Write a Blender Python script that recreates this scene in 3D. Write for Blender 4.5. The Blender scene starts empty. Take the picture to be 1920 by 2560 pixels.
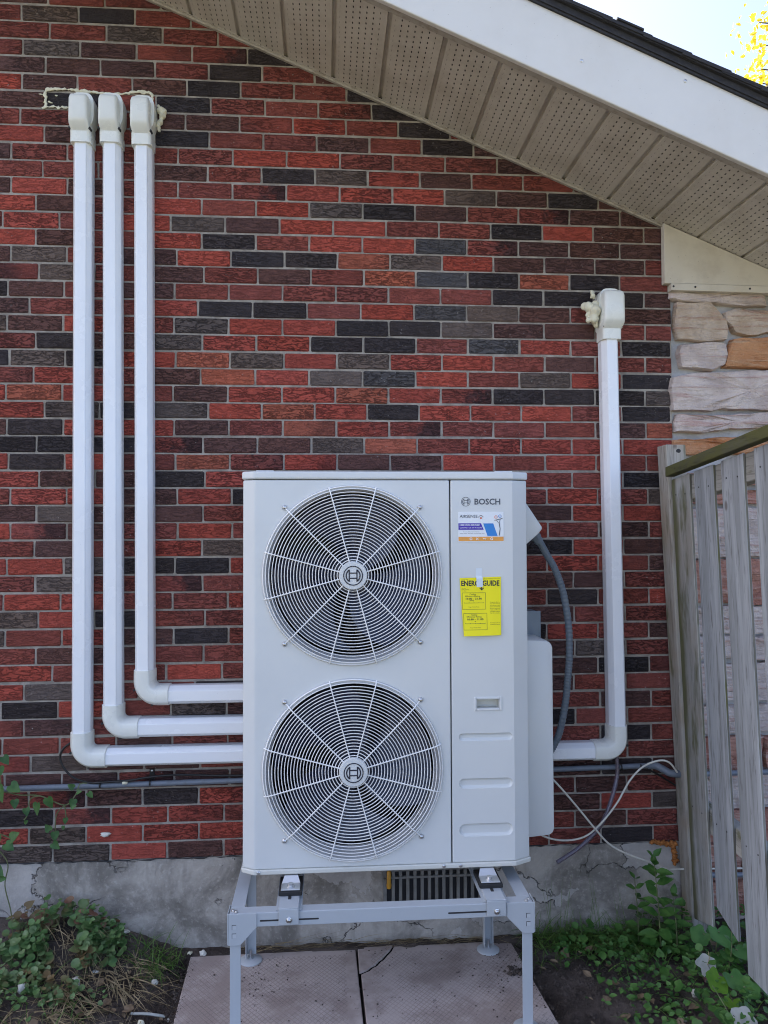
import bpy, bmesh, math, random
from mathutils import Vector, Matrix
random.seed(7)
RND = random.Random(11)
rad = math.radians
scene = bpy.context.scene
COL = scene.collection

# ------------------------------------------------------------------ camera
cam_d = bpy.data.cameras.new('camera')
cam = bpy.data.objects.new('camera', cam_d)
COL.objects.link(cam)
yaw, pitch, roll = rad(-4.2795), rad(1.603), rad(0.2139)
Mz = Matrix.Rotation(yaw, 3, 'Z'); Mx = Matrix.Rotation(pitch, 3, 'X'); My = Matrix.Rotation(roll, 3, 'Y')
Rw = Mz @ Mx @ My
right = Rw @ Vector((1, 0, 0)); fwd = Rw @ Vector((0, 1, 0)); up = Rw @ Vector((0, 0, 1))
Mc = Matrix((right, up, -fwd)).transposed().to_4x4()
Mc.translation = Vector((0.2851, -2.9984, 1.6))
cam.matrix_world = Mc
cam_d.sensor_fit = 'VERTICAL'
cam_d.sensor_height = 36.0
cam_d.lens = 1923.0 / 2560.0 * 36.0
cam_d.clip_start = 0.05
cam_d.clip_end = 2000
scene.camera = cam
scene.render.resolution_x = 768
scene.render.resolution_y = 1024
scene.cycles.filter_width = 1.05

# ------------------------------------------------------------------ light
SUN_EL, SUN_AZ = 40.0, -55.0          # azimuth measured from +Y towards +X (behind the house, slightly left)
world = bpy.data.worlds.new('World'); scene.world = world
world.use_nodes = True
wn = world.node_tree.nodes; wl = world.node_tree.links
wn.clear()
wout = wn.new('ShaderNodeOutputWorld'); wbg = wn.new('ShaderNodeBackground'); sky = wn.new('ShaderNodeTexSky')
sky.sky_type = 'NISHITA'; sky.sun_disc = False
sky.sun_elevation = rad(SUN_EL); sky.sun_rotation = rad(SUN_AZ)
sky.altitude = 100; sky.air_density = 0.45; sky.dust_density = 4.0; sky.ozone_density = 0.2
wl.new(sky.outputs[0], wbg.inputs[0]); wbg.inputs[1].default_value = 0.15
wl.new(wbg.outputs[0], wout.inputs[0])
sun_d = bpy.data.lights.new('sun', 'SUN'); sun_d.energy = 3.0; sun_d.angle = rad(0.5); sun_d.color = (1.0, 0.95, 0.86)
sun = bpy.data.objects.new('sun', sun_d); COL.objects.link(sun)
sd = Vector((math.sin(rad(SUN_AZ)) * math.cos(rad(SUN_EL)), math.cos(rad(SUN_AZ)) * math.cos(rad(SUN_EL)), math.sin(rad(SUN_EL))))
sun.rotation_euler = sd.to_track_quat('Z', 'Y').to_euler()
sun.location = sd * 30
scene.view_settings.view_transform = 'Standard'
scene.view_settings.look = 'None'
scene.view_settings.gamma = 1.0
scene.view_settings.exposure = 2.38
scene.view_settings.use_curve_mapping = False

# ------------------------------------------------------------------ materials
def new_mat(name):
    m = bpy.data.materials.new(name); m.use_nodes = True
    nt = m.node_tree
    return m, nt, nt.nodes['Principled BSDF']
def N(nt, t, **kw):
    n = nt.nodes.new(t)
    for k, v in kw.items():
        setattr(n, k, v)
    return n
def L(nt, a, b): nt.links.new(a, b)
def setin(nt, sock, v):
    if hasattr(v, 'is_linked') or isinstance(v, bpy.types.NodeSocket): nt.links.new(v, sock)
    else: sock.default_value = v
def math_n(nt, op, a, b=None, c=None, clamp=False):
    n = N(nt, 'ShaderNodeMath', operation=op, use_clamp=clamp)
    setin(nt, n.inputs[0], a)
    if b is not None: setin(nt, n.inputs[1], b)
    if c is not None: setin(nt, n.inputs[2], c)
    return n.outputs[0]
def mixc(nt, fac, a, b, blend='MIX'):
    n = N(nt, 'ShaderNodeMix', data_type='RGBA', blend_type=blend)
    setin(nt, n.inputs[0], fac)
    for s, v in ((n.inputs[6], a), (n.inputs[7], b)):
        if isinstance(v, bpy.types.NodeSocket): nt.links.new(v, s)
        else: s.default_value = (v[0], v[1], v[2], 1)
    return n.outputs[2]
def rng(nt, v, a, b, c=0.0, d=1.0, smooth=True):
    n = N(nt, 'ShaderNodeMapRange', interpolation_type='SMOOTHSTEP' if smooth else 'LINEAR')
    setin(nt, n.inputs[0], v)
    n.inputs[1].default_value = a; n.inputs[2].default_value = b; n.inputs[3].default_value = c; n.inputs[4].default_value = d
    return n.outputs[0]
def coords(nt, kind='pos', scale=(1, 1, 1), add=None):
    if kind == 'pos': s = N(nt, 'ShaderNodeNewGeometry').outputs['Position']
    else: s = N(nt, 'ShaderNodeTexCoord').outputs['Object']
    if add is not None:
        v = N(nt, 'ShaderNodeVectorMath', operation='ADD'); L(nt, s, v.inputs[0]); L(nt, add, v.inputs[1]); s = v.outputs[0]
    if scale != (1, 1, 1):
        v = N(nt, 'ShaderNodeVectorMath', operation='MULTIPLY'); L(nt, s, v.inputs[0]); v.inputs[1].default_value = scale; s = v.outputs[0]
    return s
def noise(nt, vec, scale, detail=3, rough=0.55, dist=0.0):
    n = N(nt, 'ShaderNodeTexNoise'); n.inputs['Scale'].default_value = scale; n.inputs['Detail'].default_value = detail
    n.inputs['Roughness'].default_value = rough; n.inputs['Distortion'].default_value = dist
    if vec is not None: L(nt, vec, n.inputs['Vector'])
    return n.outputs['Fac']
def voro(nt, vec, scale, feature='F1', rnd=1.0):
    n = N(nt, 'ShaderNodeTexVoronoi', feature=feature); n.inputs['Scale'].default_value = scale; n.inputs['Randomness'].default_value = rnd
    if vec is not None: L(nt, vec, n.inputs['Vector'])
    return n
def bump(nt, b, h, strength=0.5, dist=0.002):
    n = N(nt, 'ShaderNodeBump'); n.inputs['Strength'].default_value = strength; n.inputs['Distance'].default_value = dist
    L(nt, h, n.inputs['Height']); L(nt, n.outputs[0], b.inputs['Normal'])
def paint(name, col, rough=0.45, metal=0.0, spec=0.5, dirt=0.06, dscale=9.0, bmp=0.03, dirtcol=None, specks=0.0):
    m, nt, b = new_mat(name)
    P = coords(nt)
    n1 = noise(nt, P, dscale, 5, 0.65)
    dc = dirtcol or (col[0] * 0.6, col[1] * 0.55, col[2] * 0.5)
    f = rng(nt, n1, 0.42, 0.75, 0, dirt * 4)
    c = mixc(nt, f, col, dc)
    if specks:
        v = voro(nt, P, 45).outputs['Distance']
        s = rng(nt, v, 0.04, 0.09, specks, 0)
        c = mixc(nt, s, c, (0.08, 0.07, 0.06))
    L(nt, c, b.inputs['Base Color'])
    L(nt, rng(nt, n1, 0.3, 0.7, rough - 0.06, rough + 0.1), b.inputs['Roughness'])
    b.inputs['Metallic'].default_value = metal
    b.inputs['Specular IOR Level'].default_value = spec
    if bmp:
        bump(nt, b, noise(nt, P, 420, 2), bmp, 0.001)
    return m
def brick_mat(name, stuff):
    m, nt, b = new_mat(name)
    if stuff:
        at = N(nt, 'ShaderNodeAttribute', attribute_name='tint'); base = at.outputs['Color']; alpha = at.outputs['Alpha']
        P0 = coords(nt)
        gx = noise(nt, P0, 5.0, 1)
    else:
        oi = N(nt, 'ShaderNodeObjectInfo'); base = oi.outputs['Color']; alpha = oi.outputs['Alpha']
        sc = N(nt, 'ShaderNodeVectorMath', operation='SCALE'); L(nt, oi.outputs['Location'], sc.inputs[0]); sc.inputs[3].default_value = 37.7
        P0 = coords(nt, add=sc.outputs[0])
        ob = N(nt, 'ShaderNodeSeparateXYZ'); L(nt, N(nt, 'ShaderNodeTexCoord').outputs['Object'], ob.inputs[0])
        nn = noise(nt, P0, 30, 3)
        gx = math_n(nt, 'ADD', math_n(nt, 'MULTIPLY', ob.outputs[0], 3.6), nn)
    n1 = noise(nt, P0, 16, 4, 0.6)
    n2 = noise(nt, P0, 190, 3, 0.6)
    c = mixc(nt, math_n(nt, 'MULTIPLY', rng(nt, gx, 0.35, 0.75), math_n(nt, 'SUBTRACT', 1.0, alpha)), base, (0.035, 0.024, 0.026))
    k = math_n(nt, 'ADD', math_n(nt, 'MULTIPLY', n1, 0.75), math_n(nt, 'MULTIPLY', n2, 0.55))
    hs = N(nt, 'ShaderNodeHueSaturation'); L(nt, c, hs.inputs['Color']); L(nt, math_n(nt, 'ADD', k, 0.33), hs.inputs['Value'])
    c = hs.outputs[0]
    # bark like wrinkles: contour lines of a stretched noise
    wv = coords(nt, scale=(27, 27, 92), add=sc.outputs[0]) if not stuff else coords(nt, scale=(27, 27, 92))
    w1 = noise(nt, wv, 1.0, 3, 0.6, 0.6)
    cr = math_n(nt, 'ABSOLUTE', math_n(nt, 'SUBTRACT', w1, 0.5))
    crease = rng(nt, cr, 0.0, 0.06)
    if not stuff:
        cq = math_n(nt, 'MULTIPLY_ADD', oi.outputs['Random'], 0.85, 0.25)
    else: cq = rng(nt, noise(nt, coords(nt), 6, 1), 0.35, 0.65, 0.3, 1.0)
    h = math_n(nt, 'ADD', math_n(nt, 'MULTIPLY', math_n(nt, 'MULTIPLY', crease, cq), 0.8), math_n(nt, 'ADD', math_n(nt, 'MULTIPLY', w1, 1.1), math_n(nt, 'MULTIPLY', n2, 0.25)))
    c = mixc(nt, math_n(nt, 'MULTIPLY', math_n(nt, 'SUBTRACT', 1.0, rng(nt, cr, 0.005, 0.04)), math_n(nt, 'MULTIPLY', cq, 0.58)), c, (0.022, 0.014, 0.013))  # shade inside the wrinkles is painted into the brick colour
    # mortar smears and lime bloom
    fm = noise(nt, coords(nt), 2.6, 2)
    fl = noise(nt, coords(nt), 75, 4, 0.7)
    f1 = math_n(nt, 'MULTIPLY', rng(nt, fl, 0.62, 0.72), rng(nt, fm, 0.42, 0.66))
    c = mixc(nt, math_n(nt, 'MULTIPLY', f1, 0.75), c, (0.5, 0.48, 0.44))
    L(nt, c, b.inputs['Base Color'])
    b.inputs['Roughness'].default_value = 0.86
    b.inputs['Specular IOR Level'].default_value = 0.25
    bump(nt, b, h, 1.0, 0.006)
    return m
def concrete_mat(name, lo, hi, scale=4.0, crack=0.0, bst=0.5):
    m, nt, b = new_mat(name)
    P = coords(nt)
    n1 = noise(nt, P, scale, 6, 0.65, 0.4); n2 = noise(nt, P, 60, 4, 0.7)
    vz = noise(nt, coords(nt, scale=(1.0, 1.0, 0.25)), 22, 3)
    c = mixc(nt, rng(nt, n1, 0.36, 0.66), lo, hi)
    c = mixc(nt, rng(nt, n2, 0.5, 0.75, 0, 0.4), c, (hi[0] * 1.25, hi[1] * 1.25, hi[2] * 1.28))
    c = mixc(nt, rng(nt, vz, 0.55, 0.75, 0, 0.35), c, lo)
    h = math_n(nt, 'ADD', math_n(nt, 'MULTIPLY', n1, 1.2), math_n(nt, 'MULTIPLY', n2, 0.35))
    if crack:
        wv = N(nt, 'ShaderNodeVectorMath', operation='ADD'); L(nt, P, wv.inputs[0])
        nz = N(nt, 'ShaderNodeTexNoise'); nz.inputs['Scale'].default_value = 6; nz.inputs['Detail'].default_value = 5; nz.inputs['Roughness'].default_value = 0.62; L(nt, P, nz.inputs['Vector'])
        s2 = N(nt, 'ShaderNodeVectorMath', operation='SCALE'); L(nt, nz.outputs['Color'], s2.inputs[0]); s2.inputs[3].default_value = 0.30
        L(nt, s2.outputs[0], wv.inputs[1])
        d = voro(nt, wv.outputs[0], 3.3, 'DISTANCE_TO_EDGE').outputs['Distance']
        mask = rng(nt, noise(nt, P, 3.1, 2), 0.48, 0.56)
        ck = math_n(nt, 'MULTIPLY', math_n(nt, 'SUBTRACT', 1.0, rng(nt, d, 0.002, 0.010)), mask)
        c = mixc(nt, math_n(nt, 'MULTIPLY', ck, crack), c, (0.035, 0.034, 0.035))
        # islands of lighter bare concrete where the parging fell off
        cell = voro(nt, wv.outputs[0], 3.3); r = N(nt, 'ShaderNodeSeparateColor'); L(nt, cell.outputs['Color'], r.inputs[0])
        isl = rng(nt, r.outputs[0], 0.62, 0.66)
        c = mixc(nt, math_n(nt, 'MULTIPLY', isl, 0.45), c, (hi[0] * 1.2, hi[1] * 1.22, hi[2] * 1.3))
        h = math_n(nt, 'SUBTRACT', math_n(nt, 'SUBTRACT', h, math_n(nt, 'MULTIPLY', ck, 1.2)), math_n(nt, 'MULTIPLY', isl, 0.7))
    L(nt, c, b.inputs['Base Color']); b.inputs['Roughness'].default_value = 0.92; b.inputs['Specular IOR Level'].default_value = 0.2
    bump(nt, b, h, bst, 0.008)
    return m
def slab_mat(name):
    m, nt, b = new_mat(name)
    P = coords(nt)
    n1 = noise(nt, P, 5, 5, 0.65); n2 = noise(nt, P, 130, 3, 0.7)
    c = mixc(nt, rng(nt, n1, 0.38, 0.62), (0.37, 0.30, 0.265), (0.54, 0.46, 0.42))
    sp = N(nt, 'ShaderNodeSeparateXYZ'); L(nt, P, sp.inputs[0])
    a = math_n(nt, 'ADD', sp.outputs[0], math_n(nt, 'MULTIPLY', sp.outputs[1], 0.8)); d = math_n(nt, 'SUBTRACT', sp.outputs[0], math_n(nt, 'MULTIPLY', sp.outputs[1], 0.8))
    def groove(v):
        fr = math_n(nt, 'FRACT', math_n(nt, 'DIVIDE', v, 0.019))
        e = math_n(nt, 'ABSOLUTE', math_n(nt, 'SUBTRACT', fr, 0.5))
        return rng(nt, e, 0.36, 0.46)
    g = math_n(nt, 'MAXIMUM', groove(a), groove(d))
    bx = math_n(nt, 'GREATER_THAN', math_n(nt, 'ABSOLUTE', math_n(nt, 'SUBTRACT', sp.outputs[0], 0.400)), 0.047)
    g = math_n(nt, 'MULTIPLY', g, math_n(nt, 'MULTIPLY', bx, math_n(nt, 'LESS_THAN', sp.outputs[1], -0.078)))
    g = math_n(nt, 'MULTIPLY', g, rng(nt, noise(nt, P, 9, 3), 0.3, 0.6, 0.25, 1.0))
    c = mixc(nt, math_n(nt, 'MULTIPLY', g, 0.42), c, (0.17, 0.135, 0.12))
    dirt = rng(nt, noise(nt, P, 38, 5, 0.75), 0.6, 0.72)
    dm = rng(nt, noise(nt, P, 3.0, 2), 0.36, 0.58)
    c = mixc(nt, math_n(nt, 'MULTIPLY', math_n(nt, 'MULTIPLY', dirt, dm), 0.85), c, (0.045, 0.036, 0.03))
    c = mixc(nt, rng(nt, n2, 0.55, 0.8, 0, 0.3), c, (0.4, 0.37, 0.36))
    L(nt, c, b.inputs['Base Color']); b.inputs['Roughness'].default_value = 0.88; b.inputs['Specular IOR Level'].default_value = 0.25
    h = math_n(nt, 'ADD', math_n(nt, 'MULTIPLY', g, -1.0), math_n(nt, 'MULTIPLY', n2, 0.4))
    bump(nt, b, h, 0.5, 0.002)
    return m
def stone_mat(name, a, b_, streak):
    m, nt, b = new_mat(name)
    oi = N(nt, 'ShaderNodeObjectInfo')
    sc = N(nt, 'ShaderNodeVectorMath', operation='SCALE'); L(nt, oi.outputs['Location'], sc.inputs[0]); sc.inputs[3].default_value = 5.3
    P = coords(nt, add=sc.outputs[0])
    st = noise(nt, coords(nt, scale=(3.0, 3.0, 46), add=sc.outputs[0]), 1.0, 4, 0.65, 0.5)
    n1 = noise(nt, P, 9, 4, 0.6); n2 = noise(nt, P, 80, 4, 0.65)
    c = mixc(nt, rng(nt, n1, 0.35, 0.65), a, b_)
    c = mixc(nt, rng(nt, st, 0.52, 0.66, 0, 0.6), c, streak)
    c = mixc(nt, rng(nt, n2, 0.58, 0.78, 0, 0.35), c, (0.6, 0.56, 0.5))
    L(nt, c, b.inputs['Base Color']); b.inputs['Roughness'].default_value = 0.85; b.inputs['Specular IOR Level'].default_value = 0.25
    h = math_n(nt, 'ADD', math_n(nt, 'MULTIPLY', st, 1.2), math_n(nt, 'ADD', math_n(nt, 'MULTIPLY', n1, 1.4), math_n(nt, 'MULTIPLY', n2, 0.5)))
    bump(nt, b, h, 1.0, 0.015)
    return m
def wood_mat(name, a, b_, algae=0.0, axis='z', warm=0.0, strip=False):
    m, nt, b = new_mat(name)
    oi = N(nt, 'ShaderNodeObjectInfo')
    sc = N(nt, 'ShaderNodeVectorMath', operation='SCALE'); L(nt, oi.outputs['Location'], sc.inputs[0]); sc.inputs[3].default_value = 7.1
    s = {'z': (1, 1, 0.05), 'y': (1, 0.05, 1)}[axis]
    P = coords(nt, add=sc.outputs[0])
    g = noise(nt, coords(nt, scale=s, add=sc.outputs[0]), 85, 4, 0.65, 1.2)
    g2 = noise(nt, coords(nt, scale=s, add=sc.outputs[0]), 16, 3, 0.6, 0.8)
    c = mixc(nt, rng(nt, g2, 0.35, 0.68), a, b_)
    c = mixc(nt, rng(nt, g, 0.50, 0.70, 0, 0.75), c, (a[0] * 0.45, a[1] * 0.42, a[2] * 0.4))
    ks = {'z': (1, 1, 0.55), 'y': (1, 0.55, 1)}[axis]
    v = voro(nt, coords(nt, scale=ks, add=sc.outputs[0]), 8.5)
    r = N(nt, 'ShaderNodeSeparateColor'); L(nt, v.outputs['Color'], r.inputs[0])
    kn = math_n(nt, 'MULTIPLY', rng(nt, v.outputs['Distance'], 0.05, 0.11, 1, 0), rng(nt, r.outputs[0], 0.6, 0.62))
    c = mixc(nt, math_n(nt, 'MULTIPLY', kn, 0.7), c, (0.1, 0.075, 0.06))
    if warm:
        c = mixc(nt, rng(nt, noise(nt, P, 6, 2), 0.45, 0.7, 0, warm), c, (0.32, 0.25, 0.17))
    if algae:
        al = rng(nt, noise(nt, coords(nt, scale=(1, 1, 0.25) if axis == 'z' else (1, 0.5, 1)), 14, 4, 0.6), 0.62 - 0.35 * algae, 0.8 - 0.35 * algae)
        if strip:
            sy = N(nt, 'ShaderNodeSeparateXYZ'); L(nt, coords(nt), sy.inputs[0])
            ed = rng(nt, math_n(nt, 'ADD', sy.outputs[1], math_n(nt, 'MULTIPLY', noise(nt, coords(nt, scale=(1, 1, .3)), 20, 3), 0.05)), -0.128, -0.096)
            al = math_n(nt, 'MAXIMUM', al, ed)
        c = mixc(nt, math_n(nt, 'MULTIPLY', al, 0.85), c, (0.10, 0.10, 0.035))
    L(nt, c, b.inputs['Base Color']); b.inputs['Roughness'].default_value = 0.85; b.inputs['Specular IOR Level'].default_value = 0.2
    bump(nt, b, math_n(nt, 'ADD', g, math_n(nt, 'MULTIPLY', kn, 0.5)), 0.45, 0.002)
    return m
def soffit_mat(name, col):
    m, nt, b = new_mat(name)
    P = coords(nt)
    sp = N(nt, 'ShaderNodeSeparateXYZ'); L(nt, N(nt, 'ShaderNodeTexCoord').outputs['Object'], sp.inputs[0])
    u, v = sp.outputs[0], sp.outputs[1]
    PU, PV = 0.0245, 0.027
    uu = math_n(nt, 'DIVIDE', math_n(nt, 'ADD', u, 0.5), PU)
    odd = math_n(nt, 'MULTIPLY', math_n(nt, 'MODULO', math_n(nt, 'FLOOR', uu), 2.0), 0.5)
    vv = math_n(nt, 'ADD', math_n(nt, 'DIVIDE', math_n(nt, 'ADD', v, 1.0), PV), odd)
    du = math_n(nt, 'MULTIPLY', math_n(nt, 'ABSOLUTE', math_n(nt, 'SUBTRACT', math_n(nt, 'FRACT', uu), 0.5)), PU)
    dv = math_n(nt, 'MULTIPLY', math_n(nt, 'ABSOLUTE', math_n(nt, 'SUBTRACT', math_n(nt, 'FRACT', vv), 0.5)), PV)
    hole = math_n(nt, 'MULTIPLY', rng(nt, du, 0.0013, 0.0027, 1, 0), rng(nt, dv, 0.0042, 0.0058, 1, 0))
    inside = math_n(nt, 'LESS_THAN', math_n(nt, 'ABSOLUTE', math_n(nt, 'SUBTRACT', u, 0.003)), 0.073)
    hole = math_n(nt, 'MULTIPLY', hole, inside)
    n1 = noise(nt, P, 7, 5, 0.7); n2 = noise(nt, P, 55, 5, 0.75, 1.0)
    c = mixc(nt, rng(nt, n1, 0.38, 0.7, 0, 0.5), col, (col[0] * 0.66, col[1] * 0.63, col[2] * 0.58))
    web = math_n(nt, 'MULTIPLY', rng(nt, n2, 0.63, 0.72), rng(nt, n1, 0.45, 0.6))
    c = mixc(nt, math_n(nt, 'MULTIPLY', web, 0.6), c, (0.06, 0.05, 0.045))
    c = mixc(nt, hole, c, (0.012, 0.01, 0.01))
    L(nt, c, b.inputs['Base Color']); b.inputs['Roughness'].default_value = 0.5; b.inputs['Specular IOR Level'].default_value = 0.35
    bump(nt, b, math_n(nt, 'ADD', math_n(nt, 'MULTIPLY', hole, -1.0), math_n(nt, 'MULTIPLY', n1, 0.3)), 0.4, 0.003)
    return m
def soil_mat(name):
    m, nt, b = new_mat(name)
    P = coords(nt)
    n1 = noise(nt, P, 6, 5, 0.65); n2 = noise(nt, P, 70, 5, 0.7); n3 = noise(nt, P, 260, 3, 0.6)
    c = mixc(nt, rng(nt, n1, 0.36, 0.64), (0.055, 0.043, 0.036), (0.125, 0.100, 0.084))
    c = mixc(nt, rng(nt, n2, 0.5, 0.75, 0, 0.5), c, (0.17, 0.14, 0.12))
    sp = N(nt, 'ShaderNodeSeparateXYZ'); L(nt, P, sp.inputs[0])
    far = rng(nt, sp.outputs[1], -3.2, -2.2, 1, 0)
    c = mixc(nt, far, c, mixc(nt, rng(nt, n1, 0.4, 0.6), (0.135, 0.135, 0.082), (0.19, 0.178, 0.12)))
    L(nt, c, b.inputs['Base Color']); b.inputs['Roughness'].default_value = 0.95; b.inputs['Specular IOR Level'].default_value = 0.15
    bump(nt, b, math_n(nt, 'ADD', n2, math_n(nt, 'MULTIPLY', n3, 0.5)), 0.8, 0.012)
    return m
def leaf_mat(name, a, b_, trans=0.25, edge=None, rough=0.45):
    m, nt, b = new_mat(name)
    P = coords(nt)
    n1 = noise(nt, P, 24, 2); n2 = noise(nt, P, 7, 2)
    c = mixc(nt, rng(nt, n1, 0.32, 0.68), a, b_)
    if edge: c = mixc(nt, rng(nt, n2, 0.5, 0.62, 0, 0.85), c, edge)
    L(nt, c, b.inputs['Base Color']); b.inputs['Roughness'].default_value = rough; b.inputs['Specular IOR Level'].default_value = 0.35
    tr = N(nt, 'ShaderNodeBsdfTranslucent'); L(nt, c, tr.inputs['Color'])
    mx = N(nt, 'ShaderNodeMixShader'); mx.inputs[0].default_value = trans
    L(nt, b.outputs[0], mx.inputs[1]); L(nt, tr.outputs[0], mx.inputs[2]); L(nt, mx.outputs[0], nt.nodes['Material Output'].inputs['Surface'])
    return m
def plain(name, col, rough=0.5, metal=0.0, spec=0.5, trans=0.0):
    m, nt, b = new_mat(name)
    b.inputs['Base Color'].default_value = (*col, 1); b.inputs['Roughness'].default_value = rough
    b.inputs['Metallic'].default_value = metal; b.inputs['Specular IOR Level'].default_value = spec
    if trans: b.inputs['Transmission Weight'].default_value = trans
    return m
def brick_wallpaper(name):
    # far part of the brick wall, outside the photograph
    m, nt, b = new_mat(name)
    v = N(nt, 'ShaderNodeCombineXYZ'); s = N(nt, 'ShaderNodeSeparateXYZ'); L(nt, coords(nt), s.inputs[0]); L(nt, s.outputs[0], v.inputs[0]); L(nt, s.outputs[2], v.inputs[1])
    t = N(nt, 'ShaderNodeTexBrick'); L(nt, v.outputs[0], t.inputs['Vector'])
    t.inputs['Color1'].default_value = (.30, .06, .045, 1); t.inputs['Color2'].default_value = (.05, .035, .035, 1); t.inputs['Mortar'].default_value = (.42, .39, .36, 1)
    t.inputs['Scale'].default_value = 1; t.inputs['Brick Width'].default_value = .208; t.inputs['Row Height'].default_value = .0667; t.inputs['Mortar Size'].default_value = .005
    L(nt, t.outputs['Color'], b.inputs['Base Color']); b.inputs['Roughness'].default_value = 0.9
    return m

M = {}
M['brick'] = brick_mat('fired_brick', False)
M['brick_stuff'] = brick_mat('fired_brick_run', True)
M['mortar'] = concrete_mat('mortar_grey', (0.225, 0.20, 0.170), (0.37, 0.335, 0.288), 14.0, 0, 0.35)
M['stone_mortar'] = concrete_mat('stone_mortar', (0.36, 0.36, 0.355), (0.50, 0.50, 0.495), 9.0, 0, 0.6)
M['concrete'] = concrete_mat('parged_concrete', (0.185, 0.168, 0.145), (0.46, 0.425, 0.375), 4.2, 0.8, 1.0)
M['brickfar'] = brick_wallpaper('brick_far')
M['slab'] = slab_mat('paver_concrete')
M['soil'] = soil_mat('garden_soil')
M['pinkstone'] = stone_mat('pink_stone', (0.52, 0.43, 0.39), (0.66, 0.57, 0.515), (0.46, 0.26, 0.22))
M['beigestone'] = stone_mat('beige_stone', (0.48, 0.37, 0.28), (0.60, 0.50, 0.41), (0.40, 0.22, 0.16))
M['orangestone'] = stone_mat('orange_stone', (0.46, 0.20, 0.09), (0.55, 0.29, 0.15), (0.62, 0.46, 0.32))
M['redstone'] = stone_mat('red_stone', (0.36, 0.16, 0.12), (0.45, 0.24, 0.18), (0.55, 0.42, 0.36))
M['wood'] = wood_mat('weathered_wood', (0.25, 0.262, 0.268), (0.375, 0.392, 0.405), 0.0, 'z')
M['wood_green'] = wood_mat('weathered_wood_algae', (0.29, 0.285, 0.26), (0.40, 0.40, 0.385), 0.30, 'z', 0.3, True)
M['post'] = wood_mat('weathered_post', (0.33, 0.305, 0.26), (0.42, 0.39, 0.345), 0.18, 'z', 0.55)
M['rail'] = wood_mat('mossy_rail', (0.075, 0.073, 0.045), (0.115, 0.112, 0.068), 0.8, 'y')
M['backrail'] = wood_mat('grey_rail', (0.26, 0.25, 0.225), (0.35, 0.335, 0.30), 0.25, 'y')
M['soffit'] = soffit_mat('vented_soffit', (0.56, 0.525, 0.465))
M['almond'] = paint('almond_aluminium', (0.60, 0.56, 0.47), 0.45, dirt=0.09, specks=0.5)
M['trimgrey'] = paint('soffit_trim', (0.42, 0.39, 0.34), 0.5, dirt=0.2, dscale=30)
M['fascia'] = paint('white_fascia', (0.66, 0.65, 0.62), 0.42, dirt=0.04, dscale=3, specks=0.25)
M['shingle'] = paint('black_shingle', (0.022, 0.022, 0.026), 0.9, dirt=0.2, dscale=60, bmp=0.4, dirtcol=(0.05, 0.05, 0.055))
M['cabinet'] = paint('cabinet_paint', (0.655, 0.675, 0.665), 0.36, dirt=0.022, dscale=3.2)
M['cabinet_lip'] = paint('cabinet_lip_paint', (0.64, 0.64, 0.585), 0.42, dirt=0.03)
M['wire'] = paint('wire_coating', (0.88, 0.88, 0.86), 0.3, dirt=0.01, bmp=0)
M['shroud'] = paint('shroud_paint', (0.52, 0.53, 0.53), 0.45, dirt=0.05)
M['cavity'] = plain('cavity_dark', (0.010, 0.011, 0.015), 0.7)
M['blade'] = plain('fan_blade_plastic', (0.013, 0.018, 0.042), 0.35)
M['coil'] = plain('coil_fins', (0.02, 0.02, 0.022), 0.6, 0.3)
M['ink'] = plain('print_grey', (0.075, 0.085, 0.105), 0.5)
M['inkdark'] = plain('print_dark', (0.012, 0.014, 0.03), 0.5)
M['galv'] = paint('galvanised_steel', (0.62, 0.63, 0.63), 0.34, metal=0.75, dirt=0.06, dscale=20)
M['screw'] = plain('zinc_screw', (0.6, 0.6, 0.6), 0.28, 0.95)
M['stand'] = paint('stand_powder_coat', (0.44, 0.475, 0.50), 0.42, dirt=0.02, specks=0.12)
M['standlip'] = paint('stand_bracket', (0.50, 0.53, 0.55), 0.42, dirt=0.03)
M['rubber'] = plain('black_rubber', (0.014, 0.014, 0.015), 0.6)
M['crack'] = plain('crack_dark', (0.006, 0.005, 0.005), 0.95, 0, 0.1)
M['slot'] = plain('slot_dark', (0.03, 0.03, 0.032), 0.8)
M['duct'] = paint('duct_pvc_white', (0.82, 0.84, 0.86), 0.2, dirt=0.012, dscale=5, specks=0.12, bmp=0)
M['fitting'] = paint('fitting_pvc_cream', (0.76, 0.77, 0.71), 0.3, dirt=0.03, bmp=0)
M['pipe'] = paint('grey_pvc', (0.15, 0.175, 0.21), 0.42, dirt=0.15, dscale=30)
M['flex'] = paint('grey_flex', (0.13, 0.16, 0.19), 0.35, dirt=0.05, bmp=0)
M['box'] = paint('grey_enclosure', (0.20, 0.245, 0.285), 0.4, dirt=0.04)
M['black'] = plain('black_cable', (0.013, 0.012, 0.012), 0.45)
M['whitecable'] = paint('white_cable', (0.64, 0.62, 0.54), 0.45, dirt=0.1, dscale=40, bmp=0)
M['hose'] = plain('clear_hose', (0.30, 0.26, 0.33), 0.12, 0, 0.6, 0.75)
M['foam'] = paint('spray_foam', (0.70, 0.67, 0.50), 0.6, dirt=0.12, dscale=30, bmp=0.5)
M['whitefoam'] = paint('white_foam_scrap', (0.70, 0.68, 0.60), 0.7, dirt=0.2, dscale=60, bmp=0.5)
M['orangefoam'] = paint('old_orange_foam', (0.40, 0.15, 0.035), 0.8, dirt=0.3, dscale=40, bmp=0.8)
M['grille'] = paint('grey_grille', (0.20, 0.20, 0.19), 0.55, dirt=0.15, dscale=20)
M['yellowplastic'] = plain('amber_plastic', (0.55, 0.27, 0.02), 0.4)
M['labelyellow'] = plain('label_yellow', (0.95, 0.84, 0.0), 0.5)
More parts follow.
